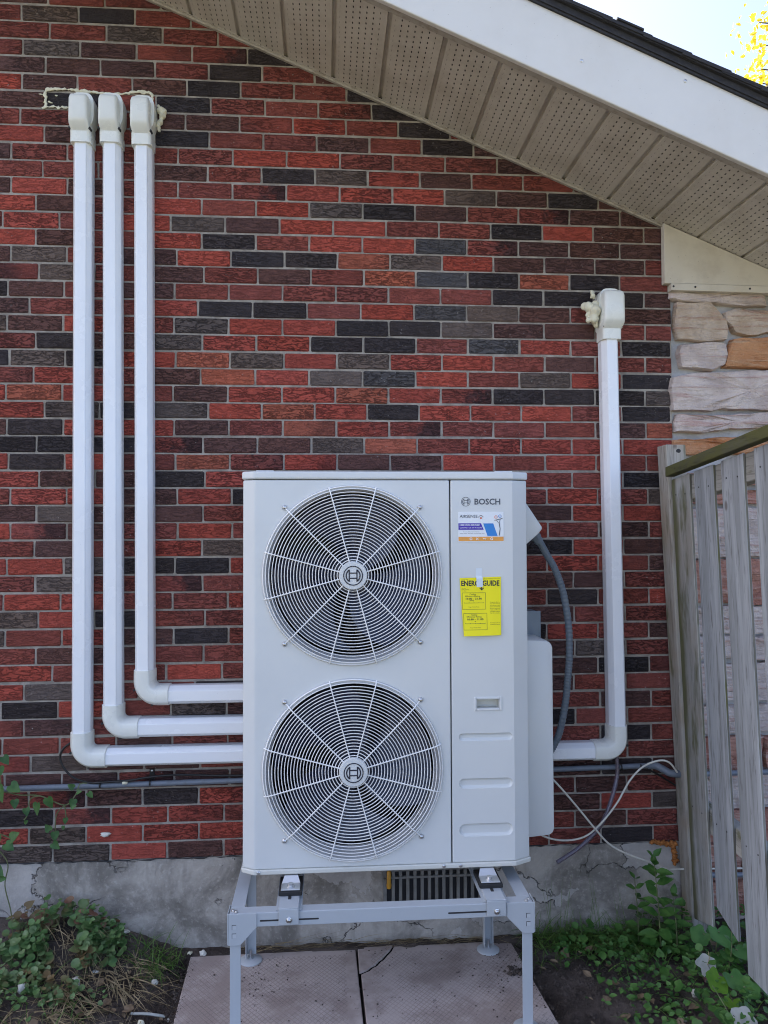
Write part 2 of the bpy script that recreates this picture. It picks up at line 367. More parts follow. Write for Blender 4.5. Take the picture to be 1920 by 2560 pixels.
M['tape'] = plain('clear_tape', (0.68, 0.75, 0.80), 0.3)
M['stickerwhite'] = plain('sticker_white', (0.80, 0.83, 0.85), 0.35)
M['stickerorange'] = plain('sticker_orange', (0.78, 0.34, 0.06), 0.35)
M['stickerblue'] = plain('sticker_blue', (0.045, 0.012, 0.38), 0.35)
M['printwhite'] = plain('print_white', (0.85, 0.85, 0.85), 0.4)
M['printred'] = plain('print_red', (0.7, 0.2, 0.12), 0.4)
M['printazure'] = plain('print_azure', (0.02, 0.22, 0.62), 0.4)
M['ivy'] = leaf_mat('ground_ivy_leaf', (0.06, 0.135, 0.038), (0.14, 0.235, 0.08), 0.15, (0.20, 0.12, 0.06))
M['ivyred'] = leaf_mat('ground_ivy_leaf_red', (0.20, 0.09, 0.06), (0.24, 0.15, 0.09), 0.15)
M['woodedge'] = wood_mat('board_edge', (0.13, 0.125, 0.10), (0.22, 0.215, 0.185), 0.35, 'z')
M['ivy2'] = leaf_mat('ground_ivy_leaf_pale', (0.10, 0.17, 0.06), (0.19, 0.26, 0.115), 0.15)
M['vineleaf'] = leaf_mat('vine_leaf', (0.04, 0.11, 0.028), (0.09, 0.19, 0.05), 0.25)
M['stem'] = leaf_mat('green_stem', (0.10, 0.13, 0.05), (0.16, 0.17, 0.08), 0.0)
M['weed'] = leaf_mat('weed_leaf', (0.045, 0.13, 0.025), (0.10, 0.21, 0.045), 0.2)
M['bright'] = leaf_mat('bright_leaf', (0.10, 0.24, 0.02), (0.16, 0.32, 0.035), 0.3)
M['broad'] = leaf_mat('broad_leaf', (0.045, 0.14, 0.03), (0.085, 0.20, 0.05), 0.2)
M['grass'] = leaf_mat('grass_blade', (0.07, 0.15, 0.025), (0.14, 0.22, 0.05), 0.2)
M['straw'] = leaf_mat('dry_straw', (0.22, 0.165, 0.085), (0.42, 0.33, 0.19), 0.1, rough=0.7)
M['litter'] = leaf_mat('dead_leaf', (0.14, 0.095, 0.055), (0.26, 0.19, 0.12), 0.1, rough=0.7)
M['paleleaf'] = leaf_mat('pale_leaf', (0.36, 0.38, 0.35), (0.50, 0.51, 0.48), 0.2)
M['yellowleaf'] = leaf_mat('autumn_leaf', (0.58, 0.46, 0.025), (0.66, 0.58, 0.05), 0.5)
M['bark'] = plain('tree_bark', (0.06, 0.05, 0.045), 0.9)
M['rock'] = concrete_mat('grey_rock', (0.12, 0.115, 0.11), (0.24, 0.235, 0.235), 30, 0, 0.5)
M['redrock'] = concrete_mat('red_rock', (0.16, 0.09, 0.08), (0.28, 0.18, 0.165), 30, 0, 0.5)

# ------------------------------------------------------------------ mesh helpers
WLOC = {}
def nrm(v):
    return v.normalized() if v.length > 1e-9 else Vector((0, 0, 1))
class MB:
    def __init__(s): s.v = []; s.f = []; s.mi = []; s.sm = []
    def add(s, vs, fs, mi=0):
        o = len(s.v); s.v.extend([Vector(p) for p in vs]); s.f.extend([tuple(i + o for i in f) for f in fs]); s.mi.extend([mi] * len(fs)); return s
    def box(s, x0, x1, y0, y1, z0, z1, mi=0):
        vs = [(x, y, z) for z in (z0, z1) for y in (y0, y1) for x in (x0, x1)]
        return s.add(vs, [(0, 2, 3, 1), (4, 5, 7, 6), (0, 1, 5, 4), (2, 6, 7, 3), (0, 4, 6, 2), (1, 3, 7, 5)], mi)
    def prism(s, poly, axis, a, b, mi=0):
        # poly: 2-D outline; extruded along axis from a to b
        def P(p, t):
            return {'y': (p[0], t, p[1]), 'z': (p[0], p[1], t), 'x': (t, p[0], p[1])}[axis]
        n = len(poly)
        vs = [P(p, a) for p in poly] + [P(p, b) for p in poly]
        fs = [tuple(range(n))[::-1], tuple(range(n, 2 * n))] + [(i, (i + 1) % n, n + (i + 1) % n, n + i) for i in range(n)]
        return s.add(vs, fs, mi)
    def rings(s, rs, cap=True, mi=0, closed=False):
        n = len(rs[0]); vs = [p for r in rs for p in r]; fs = []
        m = len(rs)
        for k in range(m if closed else m - 1):
            k2 = (k + 1) % m
            for i in range(n):
                j = (i + 1) % n
                fs.append((k * n + i, k * n + j, k2 * n + j, k2 * n + i))
        if cap and not closed:
            fs.append(tuple(range(n))[::-1]); fs.append(tuple(range((m - 1) * n, m * n)))
        return s.add(vs, fs, mi)
    def tube(s, pts, r, n=8, cap=True, mi=0, closed=False):
        pts = [Vector(p) for p in pts]; m = len(pts)
        rr = r if isinstance(r, (list, tuple)) else [r] * m
        rs = []; ref = None
        for i, p in enumerate(pts):
            a = pts[(i - 1) % m] if (i > 0 or closed) else p
            b = pts[(i + 1) % m] if (i < m - 1 or closed) else p
            t = nrm(b - a)
            if ref is None:
                ref = Vector((0, 1, 0)) if abs(t.y) < 0.9 else Vector((1, 0, 0))
            u = nrm(ref - t * ref.dot(t)); ref = u; w = t.cross(u)
            rs.append([p + (u * math.cos(2 * math.pi * k / n) + w * math.sin(2 * math.pi * k / n)) * rr[i] for k in range(n)])
        return s.rings(rs, cap, mi, closed)
    def ring(s, c, R, r, n=96, k=6, mi=0):   # torus in the XZ plane
        pts = [(c[0] + R * math.cos(2 * math.pi * i / n), c[1], c[2] + R * math.sin(2 * math.pi * i / n)) for i in range(n)]
        return s.tube(pts, r, k, False, mi, True)
    def lathe(s, c, prof, axis='y', n=48, mi=0, cap=True):
        # prof: list of (radius, offset along axis)
        rs = []
        for R, o in prof:
            ring = []
            for i in range(n):
                a = 2 * math.pi * i / n; x, y = R * math.cos(a), R * math.sin(a)
                ring.append({'y': (c[0] + x, c[1] + o, c[2] + y), 'z': (c[0] + x, c[1] + y, c[2] + o), 'x': (c[0] + o, c[1] + x, c[2] + y)}[axis])
            rs.append(ring)
        return s.rings(rs, cap, mi)
    def disc(s, c, R, n=32, mi=0):           # faces -y
        vs = [(c[0] + R * math.cos(2 * math.pi * i / n), c[1], c[2] + R * math.sin(2 * math.pi * i / n)) for i in range(n)]
        return s.add(vs, [tuple(range(n))], mi)
    def blob(s, c, r, sub=2, jit=0.25, rnd=RND, mi=0):
        bm = bmesh.new(); bmesh.ops.create_icosphere(bm, subdivisions=sub, radius=1.0)
        rx, ry, rz = r if isinstance(r, (tuple, list)) else (r, r, r)
        vs = []
        for v in bm.verts:
            k = 1 + rnd.uniform(-jit, jit); vs.append((c[0] + v.co.x * rx * k, c[1] + v.co.y * ry * k, c[2] + v.co.z * rz * k))
        fs = [tuple(v.index for v in f.verts) for f in bm.faces]; bm.free()
        return s.add(vs, fs, mi)
    def build(s, name, mat, parent=None, smooth=None, bevel=0.0, bseg=2, recenter=True, fix=True):
        me = bpy.data.meshes.new(name)
        if recenter and s.v:
            lo = [min(v[i] for v in s.v) for i in range(3)]; hi = [max(v[i] for v in s.v) for i in range(3)]
            c = Vector([(a + b) / 2 for a, b in zip(lo, hi)])
            if parent is None: c.z = lo[2]
        else: c = Vector((0, 0, 0))
        me.from_pydata([v - c for v in s.v], [], s.f)
        mats = mat if isinstance(mat, (list, tuple)) else [mat]
        for m in mats: me.materials.append(m)
        if len(mats) > 1:
            me.polygons.foreach_set('material_index', s.mi)
        if bevel or fix:
            bm = bmesh.new(); bm.from_mesh(me)
            bmesh.ops.recalc_face_normals(bm, faces=bm.faces)
            if bevel:
                es = [e for e in bm.edges if len(e.link_faces) == 2 and e.calc_face_angle(0) > rad(30)]
                bmesh.ops.bevel(bm, geom=es, offset=bevel, segments=bseg, affect='EDGES', profile=0.5, clamp_overlap=True)
            bm.to_mesh(me); bm.free()
        return finish(name, me, parent, c, smooth)
def finish(name, me, parent, c, smooth=None):
    if smooth is not None:
        me.polygons.foreach_set('use_smooth', [True] * len(me.polygons))
        me.set_sharp_from_angle(angle=rad(smooth))
    me.update()
    o = bpy.data.objects.new(name, me); COL.objects.link(o)
    place(o, parent, c)
    return o
def place(o, parent, c):
    c = Vector(c)
    WLOC[o.name] = c
    if parent is not None:
        o.parent = parent; o.location = c - WLOC[parent.name]
    else: o.location = c
def tag(o, label=None, cat=None, group=None, kind=None):
    if label: o['label'] = label
    if cat: o['category'] = cat
    if group: o['group'] = group
    if kind: o['kind'] = kind
    return o
def thing(name, loc, label, cat, group=None):
    o = bpy.data.objects.new(name, None); COL.objects.link(o); o.empty_display_size = 0.1
    place(o, None, loc); return tag(o, label, cat, group)
def cut(o, cutters):
    for cme in cutters:
        md = o.modifiers.new('cut', 'BOOLEAN'); md.object = cme; md.operation = 'DIFFERENCE'; md.solver = 'EXACT'; md.material_mode = 'TRANSFER'
    dg = bpy.context.evaluated_depsgraph_get(); dg.update()
    me = bpy.data.meshes.new_from_object(o.evaluated_get(dg))
    o.modifiers.clear(); old = o.data; o.data = me; bpy.data.meshes.remove(old)
    for cme in cutters:
        d = cme.data; bpy.data.objects.remove(cme); bpy.data.meshes.remove(d)
    return o
def text_mb(txt, x, y, z, h, mat, name, parent, width=None, bold=0.0, align='LEFT', spacing=1.0):
    # lettering that faces -y; (x, z) is the left (or centre) of the base line, h the capital height
    cu = bpy.data.curves.new(name, 'FONT'); cu.body = txt; cu.align_x = 'LEFT'; cu.offset = bold; cu.space_character = spacing
    cu.resolution_u = 2
    t = bpy.data.objects.new(name, cu); COL.objects.link(t)
    dg = bpy.context.evaluated_depsgraph_get(); dg.update()
    me = bpy.data.meshes.new_from_object(t.evaluated_get(dg)); bpy.data.objects.remove(t); bpy.data.curves.remove(cu)
    xs = [v.co.x for v in me.vertices]; w = max(xs) - min(xs); x0 = min(xs)
    sz = h / 0.70; sx = (width / w) if width else sz
    mb = MB(); W = w * sx
    ox = x - (W / 2 if align == 'CENTER' else 0)
    mb.add([(ox + (v.co.x - x0) * sx, y, z + v.co.y * sz) for v in me.vertices], [tuple(p.vertices) for p in me.polygons])
    bpy.data.meshes.remove(me)
    return mb.build(name, mat, parent, fix=False)
def arc(cx, cz, r, a0, a1, n, y):
    return [(cx + r * math.cos(rad(a0 + (a1 - a0) * i / n)), y, cz + r * math.sin(rad(a0 + (a1 - a0) * i / n))) for i in range(n + 1)]
def spline(pts, n=8):
    P = [Vector(p) for p in pts]; out = []
    for i in range(len(P) - 1):
        p0 = P[max(i - 1, 0)]; p1 = P[i]; p2 = P[i + 1]; p3 = P[min(i + 2, len(P) - 1)]
        for k in range(n):
            t = k / n
            out.append(0.5 * ((2 * p1) + (p2 - p0) * t + (2 * p0 - 5 * p1 + 4 * p2 - p3) * t * t + (-p0 + 3 * p1 - 3 * p2 + p3) * t ** 3))
    out.append(P[-1]); return out
BRICK_ROWS = [
    (3.7064, -0.7835, 0.2135, [2, 1, 1, 2]),
    (3.6388, -0.8821, 0.2135, [1, 3, 4, 1, 1]),
    (3.5713, -0.7766, 0.2135, [1, 1, 3, 1, 1]),
    (3.5037, -0.8757, 0.2135, [1, 3, 2, 1, 7, 4]),
    (3.4362, -0.7911, 0.2065, [2, 2, 2, 1, 4, 1, 2]),
    (3.3686, -0.8785, 0.2076, [0, 2, 1, 2, 4, 1, 1, 4]),
    (3.301, -0.7917, 0.2095, [2, 4, 1, 4, 1, 1, 1, 4]),
    (3.2335, -0.8841, 0.208, [1, 1, 1, 2, 2, 7, 0, 1, 4]),
    (3.1659, -0.7934, 0.2084, [0, 2, 1, 4, 1, 1, 2, 1, 4, 2]),
    (3.0984, -0.916, 0.2094, [2, 1, 1, 1, 1, 0, 0, 1, 1, 1, 2]),
    (3.0321, -0.7981, 0.208, [1, 1, 1, 2, 1, 4, 3, 0, 2, 1, 1]),
    (2.9658, -0.9147, 0.2089, [2, 0, 2, 1, 1, 7, 0, 0, 0, 3, 2, 4, 2]),
    (2.8994, -0.8227, 0.2086, [0, 2, 1, 0, 1, 0, 3, 4, 2, 1, 7, 2, 2]),
    (2.8331, -0.9447, 0.2096, [1, 0, 1, 0, 3, 2, 0, 0, 1, 1, 4, 0, 2, 2]),
    (2.7668, -0.8216, 0.2083, [0, 2, 1, 0, 4, 1, 0, 0, 5, 7, 2, 2, 2]),
    (2.7005, -0.9133, 0.2072, [2, 3, 1, 2, 0, 4, 4, 6, 3, 0, 2, 2, 2, 1]),
    (2.6342, -0.809, 0.207, [7, 3, 1, 2, 1, 2, 1, 6, 5, 4, 6, 4, 1]),
    (2.5679, -0.9223, 0.2075, [4, 2, 1, 2, 1, 1, 1, 1, 1, 1, 4, 4, 4, 2]),
    (2.5015, -0.8421, 0.2105, [2, 1, 1, 0, 4, 4, 1, 0, 5, 3, 2, 1, 2]),
    (2.4352, -0.9255, 0.2081, [3, 2, 0, 1, 3, 0, 0, 4, 4, 3, 2, 2, 1, 1]),
    (2.3689, -0.8181, 0.2081, [1, 4, 2, 3, 0, 0, 4, 4, 1, 5, 0, 1, 4]),
    (2.3026, -0.9158, 0.2072, [4, 3, 4, 0, 6, 3, 0, 3, 0, 0, 1, 2, 1, 1]),
    (2.2365, -0.8255, 0.2088, [1, 0, 1, 2, 6, 0, 3, 5, 0, 1, 3, 0, 4]),
    (2.1705, -0.9269, 0.2079, [0, 6, 0, 1, 2, 0, 0, 6, 0, 7, 4, 4, 4, 3]),
    (2.1044, -0.7845, 0.2049, [0, 3, 4, 3, 0, 6, 0, 4, 0, 0, 0, 1, 4]),
    (2.0384, -0.9217, 0.2076, [2, 4, 0, 0, 2, 1, 6, 0, 7, 1, 1, 1, 2, 6]),
    (1.9723, -0.8118, 0.2076, [4, 4, 4, 7, 2, 2, 3, 6, 1, 0, 0, 0, 0]),
    (1.9062, -0.9148, 0.207, [0, 4, 0, 1, 6, 1, 0, 2, 2, 0, 1, 0, 1, 1]),
    (1.8398, -0.8011, 0.2065, [0, 2, 2, 4, 0, 8, 8, 8, 8, 8, 1, 1, 4]),
    (1.7734, -0.9062, 0.2066, [1, 0, 0, 2, 0, 4, 8, 8, 8, 8, 1, 0, 1, 3]),
    (1.707, -0.8107, 0.2073, [2, 3, 2, 2, 1, 8, 8, 8, 8, 8, 2, 0, 0]),
    (1.6406, -0.9049, 0.2068, [0, 7, 2, 1, 0, 1, 8, 8, 8, 8, 0, 1, 2, 1]),
    (1.5742, -0.8169, 0.208, [1, 2, 1, 0, 3, 8, 8, 8, 8, 8, 4, 0, 2]),
    (1.5078, -0.9166, 0.2075, [0, 0, 3, 4, 4, 0, 8, 8, 8, 8, 1, 0, 1, 2]),
    (1.4413, -0.8129, 0.2077, [1, 3, 1, 7, 1, 8, 8, 8, 8, 8, 2, 2, 1]),
    (1.3738, -0.9276, 0.2083, [1, 0, 0, 1, 1, 0, 8, 8, 8, 8, 1, 4, 1, 0]),
    (1.3063, -0.8004, 0.2067, [3, 0, 4, 1, 1, 8, 8, 8, 8, 8, 2, 1, 1]),
    (1.2387, -0.9207, 0.2075, [3, 1, 0, 2, 4, 1, 8, 8, 8, 8, 4, 0, 1, 2]),
    (1.1712, -0.8077, 0.2075, [1, 2, 2, 1, 1, 8, 8, 8, 8, 8, 2, 3, 1]),
    (1.1037, -0.7468, 0.2107, [0, 1, 1, 0, 1, 8, 8, 8, 8, 2, 2, 4, 1]),
    (1.0361, -0.8504, 0.2112, [0, 3, 1, 1, 8, 8, 8, 8, 8, 8, 2, 1, 1]),
    (0.9686, -0.7254, 0.2093, [4, 0, 1, 3, 2, 8, 8, 8, 8, 1, 1, 2, 1]),
    (0.9017, -0.8492, 0.2116, [1, 2, 1, 1, 8, 8, 8, 8, 8, 8, 4, 1, 1]),
    (0.8348, -0.9268, 0.2085, [1, 1, 1, 2, 1, 1, 8, 8, 8, 8, 8, 1, 4, 1]),
    (0.7679, -0.8239, 0.2091, [0, 3, 2, 2, 1, 8, 8, 8, 8, 8, 1, 1, 1]),
    (0.701, -0.9171, 0.2078, [1, 2, 2, 7, 2, 2, 8, 8, 8, 8, 8, 2, 4, 2]),
    (0.6341, -0.8294, 0.2092, [1, 7, 2, 4, 0, 8, 8, 8, 8, 8, 1, 2, 1]),
    (0.5672, -0.7369, 0.2101, [4, 7, 0, 0, 1, 8, 8, 8, 8, 8, 2, 0, 3]),
    (0.5004, -0.8271, 0.2088, [0, 3, 0, 0, 0, 8, 8, 8, 8, 8, 1, 2, 1]),
    (0.4335, -0.7397, 0.2105, [3, 3, 0, 2, 1, 8, 8, 8, 8, 1, 1, 4, 1]),
]
STONES = [
    ('pink', [(1.683, 2.57), (1.872, 2.576), (2.064, 2.577), (2.068, 2.523), (1.988, 2.523), (1.898, 2.528), (1.808, 2.531), (1.719, 2.537), (1.681, 2.549)]),
    ('beige', [(1.706, 2.526), (1.835, 2.528), (1.866, 2.499), (1.902, 2.458), (1.912, 2.428), (1.898, 2.384), (1.832, 2.377), (1.703, 2.381), (1.694, 2.434), (1.693, 2.485)]),
    ('beige', [(1.913, 2.494), (1.951, 2.505), (2.089, 2.5), (2.272, 2.498), (2.281, 2.439), (2.087, 2.415), (2.002, 2.401), (1.949, 2.413), (1.936, 2.438), (1.906, 2.458)]),
    ('pink', [(1.716, 2.358), (1.816, 2.367), (1.901, 2.366), (1.905, 2.325), (1.894, 2.278), (1.841, 2.258), (1.717, 2.266), (1.71, 2.327)]),
    ('orange', [(1.943, 2.384), (2.087, 2.392), (2.324, 2.393), (2.316, 2.284), (2.084, 2.265), (2.01, 2.27), (1.906, 2.273), (1.921, 2.34)]),
    ('pink', [(1.685, 2.222), (1.762, 2.241), (1.893, 2.245), (2.084, 2.26), (2.294, 2.258), (2.296, 2.103), (2.081, 2.097), (1.891, 2.102), (1.838, 2.096), (1.684, 2.097), (1.682, 2.174)]),
    ('pink', [(1.707, 2.075), (1.838, 2.071), (2.081, 2.083), (2.21, 2.081), (2.204, 2.04), (2.08, 2.029), (1.916, 2.018), (1.81, 2.004), (1.698, 2.006), (1.696, 2.042)]),
    ('orange', [(1.689, 1.97), (1.921, 1.984), (2.079, 1.993), (2.235, 1.991), (2.228, 1.922), (2.078, 1.921), (1.736, 1.914), (1.686, 1.925)]),
]

# ------------------------------------------------------------------ ground
def zs(x): return 3.519 - 0.41 * x          # underside of the sloping soffit
def sstep(a, b, x):
    t = min(1, max(0, (x - a) / (b - a))); return t * t * (3 - 2 * t)
from mathutils import noise as mnoise
def ground_z(x, y):
    h = 0.0
    h += 0.10 * math.exp(-((y + 0.0) / 0.16) ** 2) * (1 - sstep(-0.62, -0.18, x))
    h += 0.035 * math.exp(-((y + 0.02) / 0.10) ** 2)
    h += 0.045 * (1 - sstep(-0.75, -0.3, x)) * sstep(-1.6, -0.3, y)
    h += 0.03 * math.exp(-(((x - 1.27) / 0.17) ** 2 + ((y + 0.33) / 0.2) ** 2))
    h += 0.03 * sstep(1.35, 1.7, x)
    on = sstep(-0.27, -0.22, x) * (1 - sstep(1.02, 1.08, x)) * (1 - sstep(-0.085, -0.04, y))
    p = Vector((x * 9, y * 9, 0.3))
    n = mnoise.noise(p) * 0.012 + mnoise.noise(p * 3.1) * 0.008 + mnoise.noise(p * 8.3) * 0.005
    return (h + n) * (1 - on) - 0.02 * on
g = MB()
xs = [-60, -30, -15, -8, -4] + [-2.2 + i * 0.028 for i in range(int(4.6 / 0.028))] + [2.5, 4, 8, 15, 30, 60]
ys = [-80, -40, -20, -10, -5, -3.4] + [-2.4 + i * 0.028 for i in range(int(2.42 / 0.028))] + [0.03, 0.3, 4, 20, 60, 200]
vs = []
for y in ys:
    for x in xs:
        vs.append((x, y, ground_z(x, y) if -2.3 < x < 2.5 and -2.5 < y < 0.1 else 0.0))
nx = len(xs)
fs = [(j * nx + i, j * nx + i + 1, (j + 1) * nx + i + 1, (j + 1) * nx + i) for j in range(len(ys) - 1) for i in range(nx - 1)]
g.add(vs, fs)
ground = g.build('ground', M['soil'], None, 60, recenter=False)
tag(ground, kind='structure', label='dark bare garden soil along the foot of the house wall')

# ------------------------------------------------------------------ house
house = thing('house', (1.0, 1.0, 0.0), 'red and charcoal brick house wall with sloping vented eave, white fascia and stone corner', 'house')
XR, XL, RIDGE = 1.680, -10.0, -3.6
def ztop(x): return (zs(x) if x >= RIDGE else zs(RIDGE) - 0.41 * (RIDGE - x)) + 0.17
wall = MB(); wall.prism([(-2.35, 0.3725), (XR, 0.3725), (XR, ztop(XR)), (-2.35, ztop(-2.35))], 'y', 0.0045, 0.24)
brick_wall = wall.build('brick_wall', M['mortar'], house)
far = MB(); far.prism([(XL, 0.3725), (-2.353, 0.3725), (-2.353, ztop(-2.353)), (RIDGE, ztop(RIDGE)), (XL, ztop(XL))], 'y', 0.0, 0.24)
far.build('brick_wall', M['brickfar'], house)
fd = MB(); fd.prism([(XL, -0.4), (XR + 0.01, -0.4), (XR + 0.01, 0.372), (XL, 0.372)], 'y', 0.003, 0.26)
fd.build('foundation', M['concrete'], house)
dq = random.Random(77); dp = [(-2.3 + i * 0.02, 0.001 + dq.uniform(-.001, .001), 0.3735 + dq.uniform(-.003, .0025)) for i in range(int(3.98 / 0.02))]
dc = MB(); dc.tube(dp, [max(.0004, dq.gauss(.0018, .0016)) for _ in dp], 6)
dc.build('damp_course', M['slot'], house)
body = MB(); body.box(XL, XL + 0.2, 0.245, 9, -0.3, 2.9); body.box(2.15, 2.35, 0.26, 9, -0.3, 2.45); body.box(XL, 2.35, 8.8, 9.0, -0.3, 2.5)
body.build('outer_wall', M['brickfar'], house)

# bricks: real courses read off the wall; each brick keeps its own colour
TONES = {'R': (0.340, 0.067, 0.047), 'r': (0.222, 0.060, 0.047), 'd': (0.108, 0.052, 0.045), 'b': (0.120, 0.089, 0.076),
         'k': (0.045, 0.036, 0.037), 'g': (0.083, 0.075, 0.075), 'o': (0.340, 0.095, 0.058), 'm': (0.230, 0.059, 0.047)}
TONE_CODES = ['R', 'r', 'd', 'b', 'k', 'g', 'o', 'm', 'X']
def brick_mesh(i):
    rr = random.Random(50 + i)
    mb = MB(); mb.box(-0.099, 0.099, 0.0, 0.06, -0.0298, 0.0298)
    bm = bmesh.new()
    me = bpy.data.meshes.new('brick'); me.from_pydata(mb.v, [], mb.f); bm.from_mesh(me)
    bmesh.ops.recalc_face_normals(bm, faces=bm.faces)
    es = [e for e in bm.edges if min(v.co.y for v in e.verts) < 0.01]
    bmesh.ops.bevel(bm, geom=es, offset=0.0035, segments=1, affect='EDGES')
    for v in bm.verts:
        v.co.x += rr.uniform(-0.0012, 0.0012); v.co.z += rr.uniform(-0.001, 0.001)
        if v.co.y < 0.02: v.co.y += rr.uniform(-0.001, 0.0014)
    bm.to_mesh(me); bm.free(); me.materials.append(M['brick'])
    return me
BM = [brick_mesh(i) for i in range(10)]
Minv = cam.matrix_world.inverted()
def px(p):
    q = Minv @ Vector(p)
    return 960 + 1923 * q.x / -q.z, 1280 - 1923 * q.y / -q.z
cand = []
for zt, x0, pitch, cols in BRICK_ROWS:
    zc = zt - 0.0285
    i0 = -1
    n = len(cols)
    lo = int((-2.35 - x0) / pitch) - 1
    hi = int((XR - x0) / pitch) + 1
    for i in range(lo, hi + 1):
        a, b = x0 + i * pitch + 0.0036, x0 + (i + 1) * pitch - 0.0036
        b = min(b, XR - 0.001)
        a = max(a, -2.348)
        if b - a < 0.02: continue
        if zc - 0.02 > zs(a) + 0.01: continue
        j = i + 1
        ch = TONE_CODES[cols[j]] if 0 <= j < n else 'X'
        if ch == 'X': ch = RND.choice('RRrrrrrdddbkkm')
        t = TONES[ch]; s = RND.uniform(0.86, 1.15); w = RND.uniform(-0.06, 0.06)
        tone = (t[0] * s * (1 + w), t[1] * s, t[2] * s * (1 - w), 0.15 if ch == 'm' else (1.0 if RND.random() > 0.12 else 0.62))
        cx = (a + b) / 2; u, v = px((cx, 0, zc))
        area = (b - a)
        vis = 0 < u < 1920 and -10 < v < 2200
        if 612 < u < 1320 and v > 1180: vis = False
        d_cov = [(-0.61, .06), (-0.505, .06), (-0.393, .06), (1.397, .06)]
        if any(abs(cx - q) < w_ for q, w_ in d_cov) and 0.9 < zc < 3.2 and (cx < 0 or zc < 2.5): area *= 0.4
        if zc + 0.03 > zs(cx): area *= 0.5
        cand.append((-(area * (1 + (2560 - v) * -2e-5)) if vis else 1, a, b, zc, tone))
cand.sort(key=lambda c: c[0])
rest = MB(); rest_t = []
for q, (key, a, b, zc, tone) in enumerate(cand):
    dz = RND.uniform(-0.0012, 0.0012); dy = RND.uniform(-0.0015, 0.0018); tilt = RND.uniform(-0.004, 0.004)
    me = BM[RND.randrange(len(BM))]
    if q < 300 and key < 0:
        o = bpy.data.objects.new('brick', me); COL.objects.link(o)
        place(o, brick_wall, ((a + b) / 2, dy, zc + dz)); o.scale.x = (b - a) / 0.198; o.rotation_euler.y = tilt
        o.color = tone
    else:
        nv = len(rest.v)
        rest.add([((a + b) / 2 + v.co.x * (b - a) / 0.198, v.co.y + dy, zc + dz + v.co.z) for v in me.vertices], [tuple(p.vertices) for p in me.polygons])
        rest_t += [tone] * len(me.vertices)
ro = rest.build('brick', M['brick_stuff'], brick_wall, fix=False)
at = ro.data.attributes.new('tint', 'FLOAT_COLOR', 'POINT')
at.data.foreach_set('color', [c for t in rest_t for c in t])
ro['kind'] = 'stuff'

# stone corner
sw = MB(); sw.prism([(XR + 0.002, -0.3), (2.36, -0.3), (2.36, ztop(2.36) - 0.1), (XR + 0.002, ztop(XR))], 'y', 0.018, 0.25)
stone_wall = sw.build('stone_wall', M['stone_mortar'], house)
def stone(poly, mat, depth):
    rr = random.Random(int(poly[0][0] * 1e4) + int(poly[0][1] * 1e4))
    # subdivide the outline and roughen it
    pts = []
    n = len(poly)
    for i in range(n):
        a, b = Vector(poly[i]), Vector(poly[(i + 1) % n]); k = max(1, int((b - a).length / 0.035))
        for t in range(k):
            p = a.lerp(b, t / k); pts.append(Vector((p.x + rr.uniform(-.0035, .0035), p.y + rr.uniform(-.0035, .0035))))
    c = sum(pts, Vector((0, 0))) / len(pts)
    def ring(s, y, j=0.0): return [((p.x - c.x) * s + c.x, y + rr.uniform(-j, j), (p.y - c.y) * s + c.y) for p in pts]
    mb = MB()
    rs = [ring(1.06, 0.03), ring(1.055, 0.008, 0.002), ring(1.03, -depth * 0.8, 0.004), ring(0.96, -depth, 0.006), ring(0.5, -depth, 0.008)]
    mb.rings(rs, cap=False)
    nn = len(pts); o = len(mb.v); mb.v.append(Vector((c.x, -depth, c.y))); L0 = 4 * nn
    for i in range(nn): mb.f.append((L0 + i, L0 + (i + 1) % nn, o)); mb.mi.append(0)
    return mb.build('stone', mat, stone_wall, 50)
smat = {'pink': M['pinkstone'], 'beige': M['beigestone'], 'orange': M['orangestone']}
for kind, poly in STONES: stone(poly, smat[kind], RND.uniform(0.010, 0.02))
z = 1.845; k = 0
bands = [(0.055, 'p'), (0.06, 'p'), (0.19, 'p'), (0.17, 'r'), (0.10, 'p'), (0.09, 'p'), (0.15, 'r'), (0.11, 'p'), (0.12, 'r'), (0.13, 'p'), (0.12, 'p'), (0.13, 'r'), (0.12, 'p'), (0.12, 'p'), (0.12, 'p')]
for hgt, kd in bands:
    x = 1.70 + RND.uniform(0, 0.02)
    while x < 2.25:
        w = RND.uniform(0.22, 0.5); x1 = min(x + w, 2.34); zz = z - hgt
        j = lambda: RND.uniform(-0.006, 0.006)
        m = M['redstone'] if (kd == 'r') ^ (RND.random() < 0.18) else M['pinkstone']
        stone([(x + j(), z + j()), ((x + x1) / 2, z + j()), (x1 - 0.018 + j(), z + j()), (x1 - 0.018 + j(), zz + j()), ((x + x1) / 2, zz + j()), (x + j(), zz + j())], m, RND.uniform(0.008, 0.02))
        x = x1
    z -= hgt + 0.018
x = 2.13
for zt, h in ((2.55, .19), (2.335, .17), (2.14, .1), (2.02, .13)):
    x = 2.13
    while x < 2.25:
        x1 = min(x + RND.uniform(.2, .45), 2.34)
        stone([(x, zt), (x1 - .02, zt - .006), (x1 - .018, zt - h), (x + .004, zt - h + .005)], RND.choice([M['pinkstone'], M['beigestone']]), 0.014); x = x1

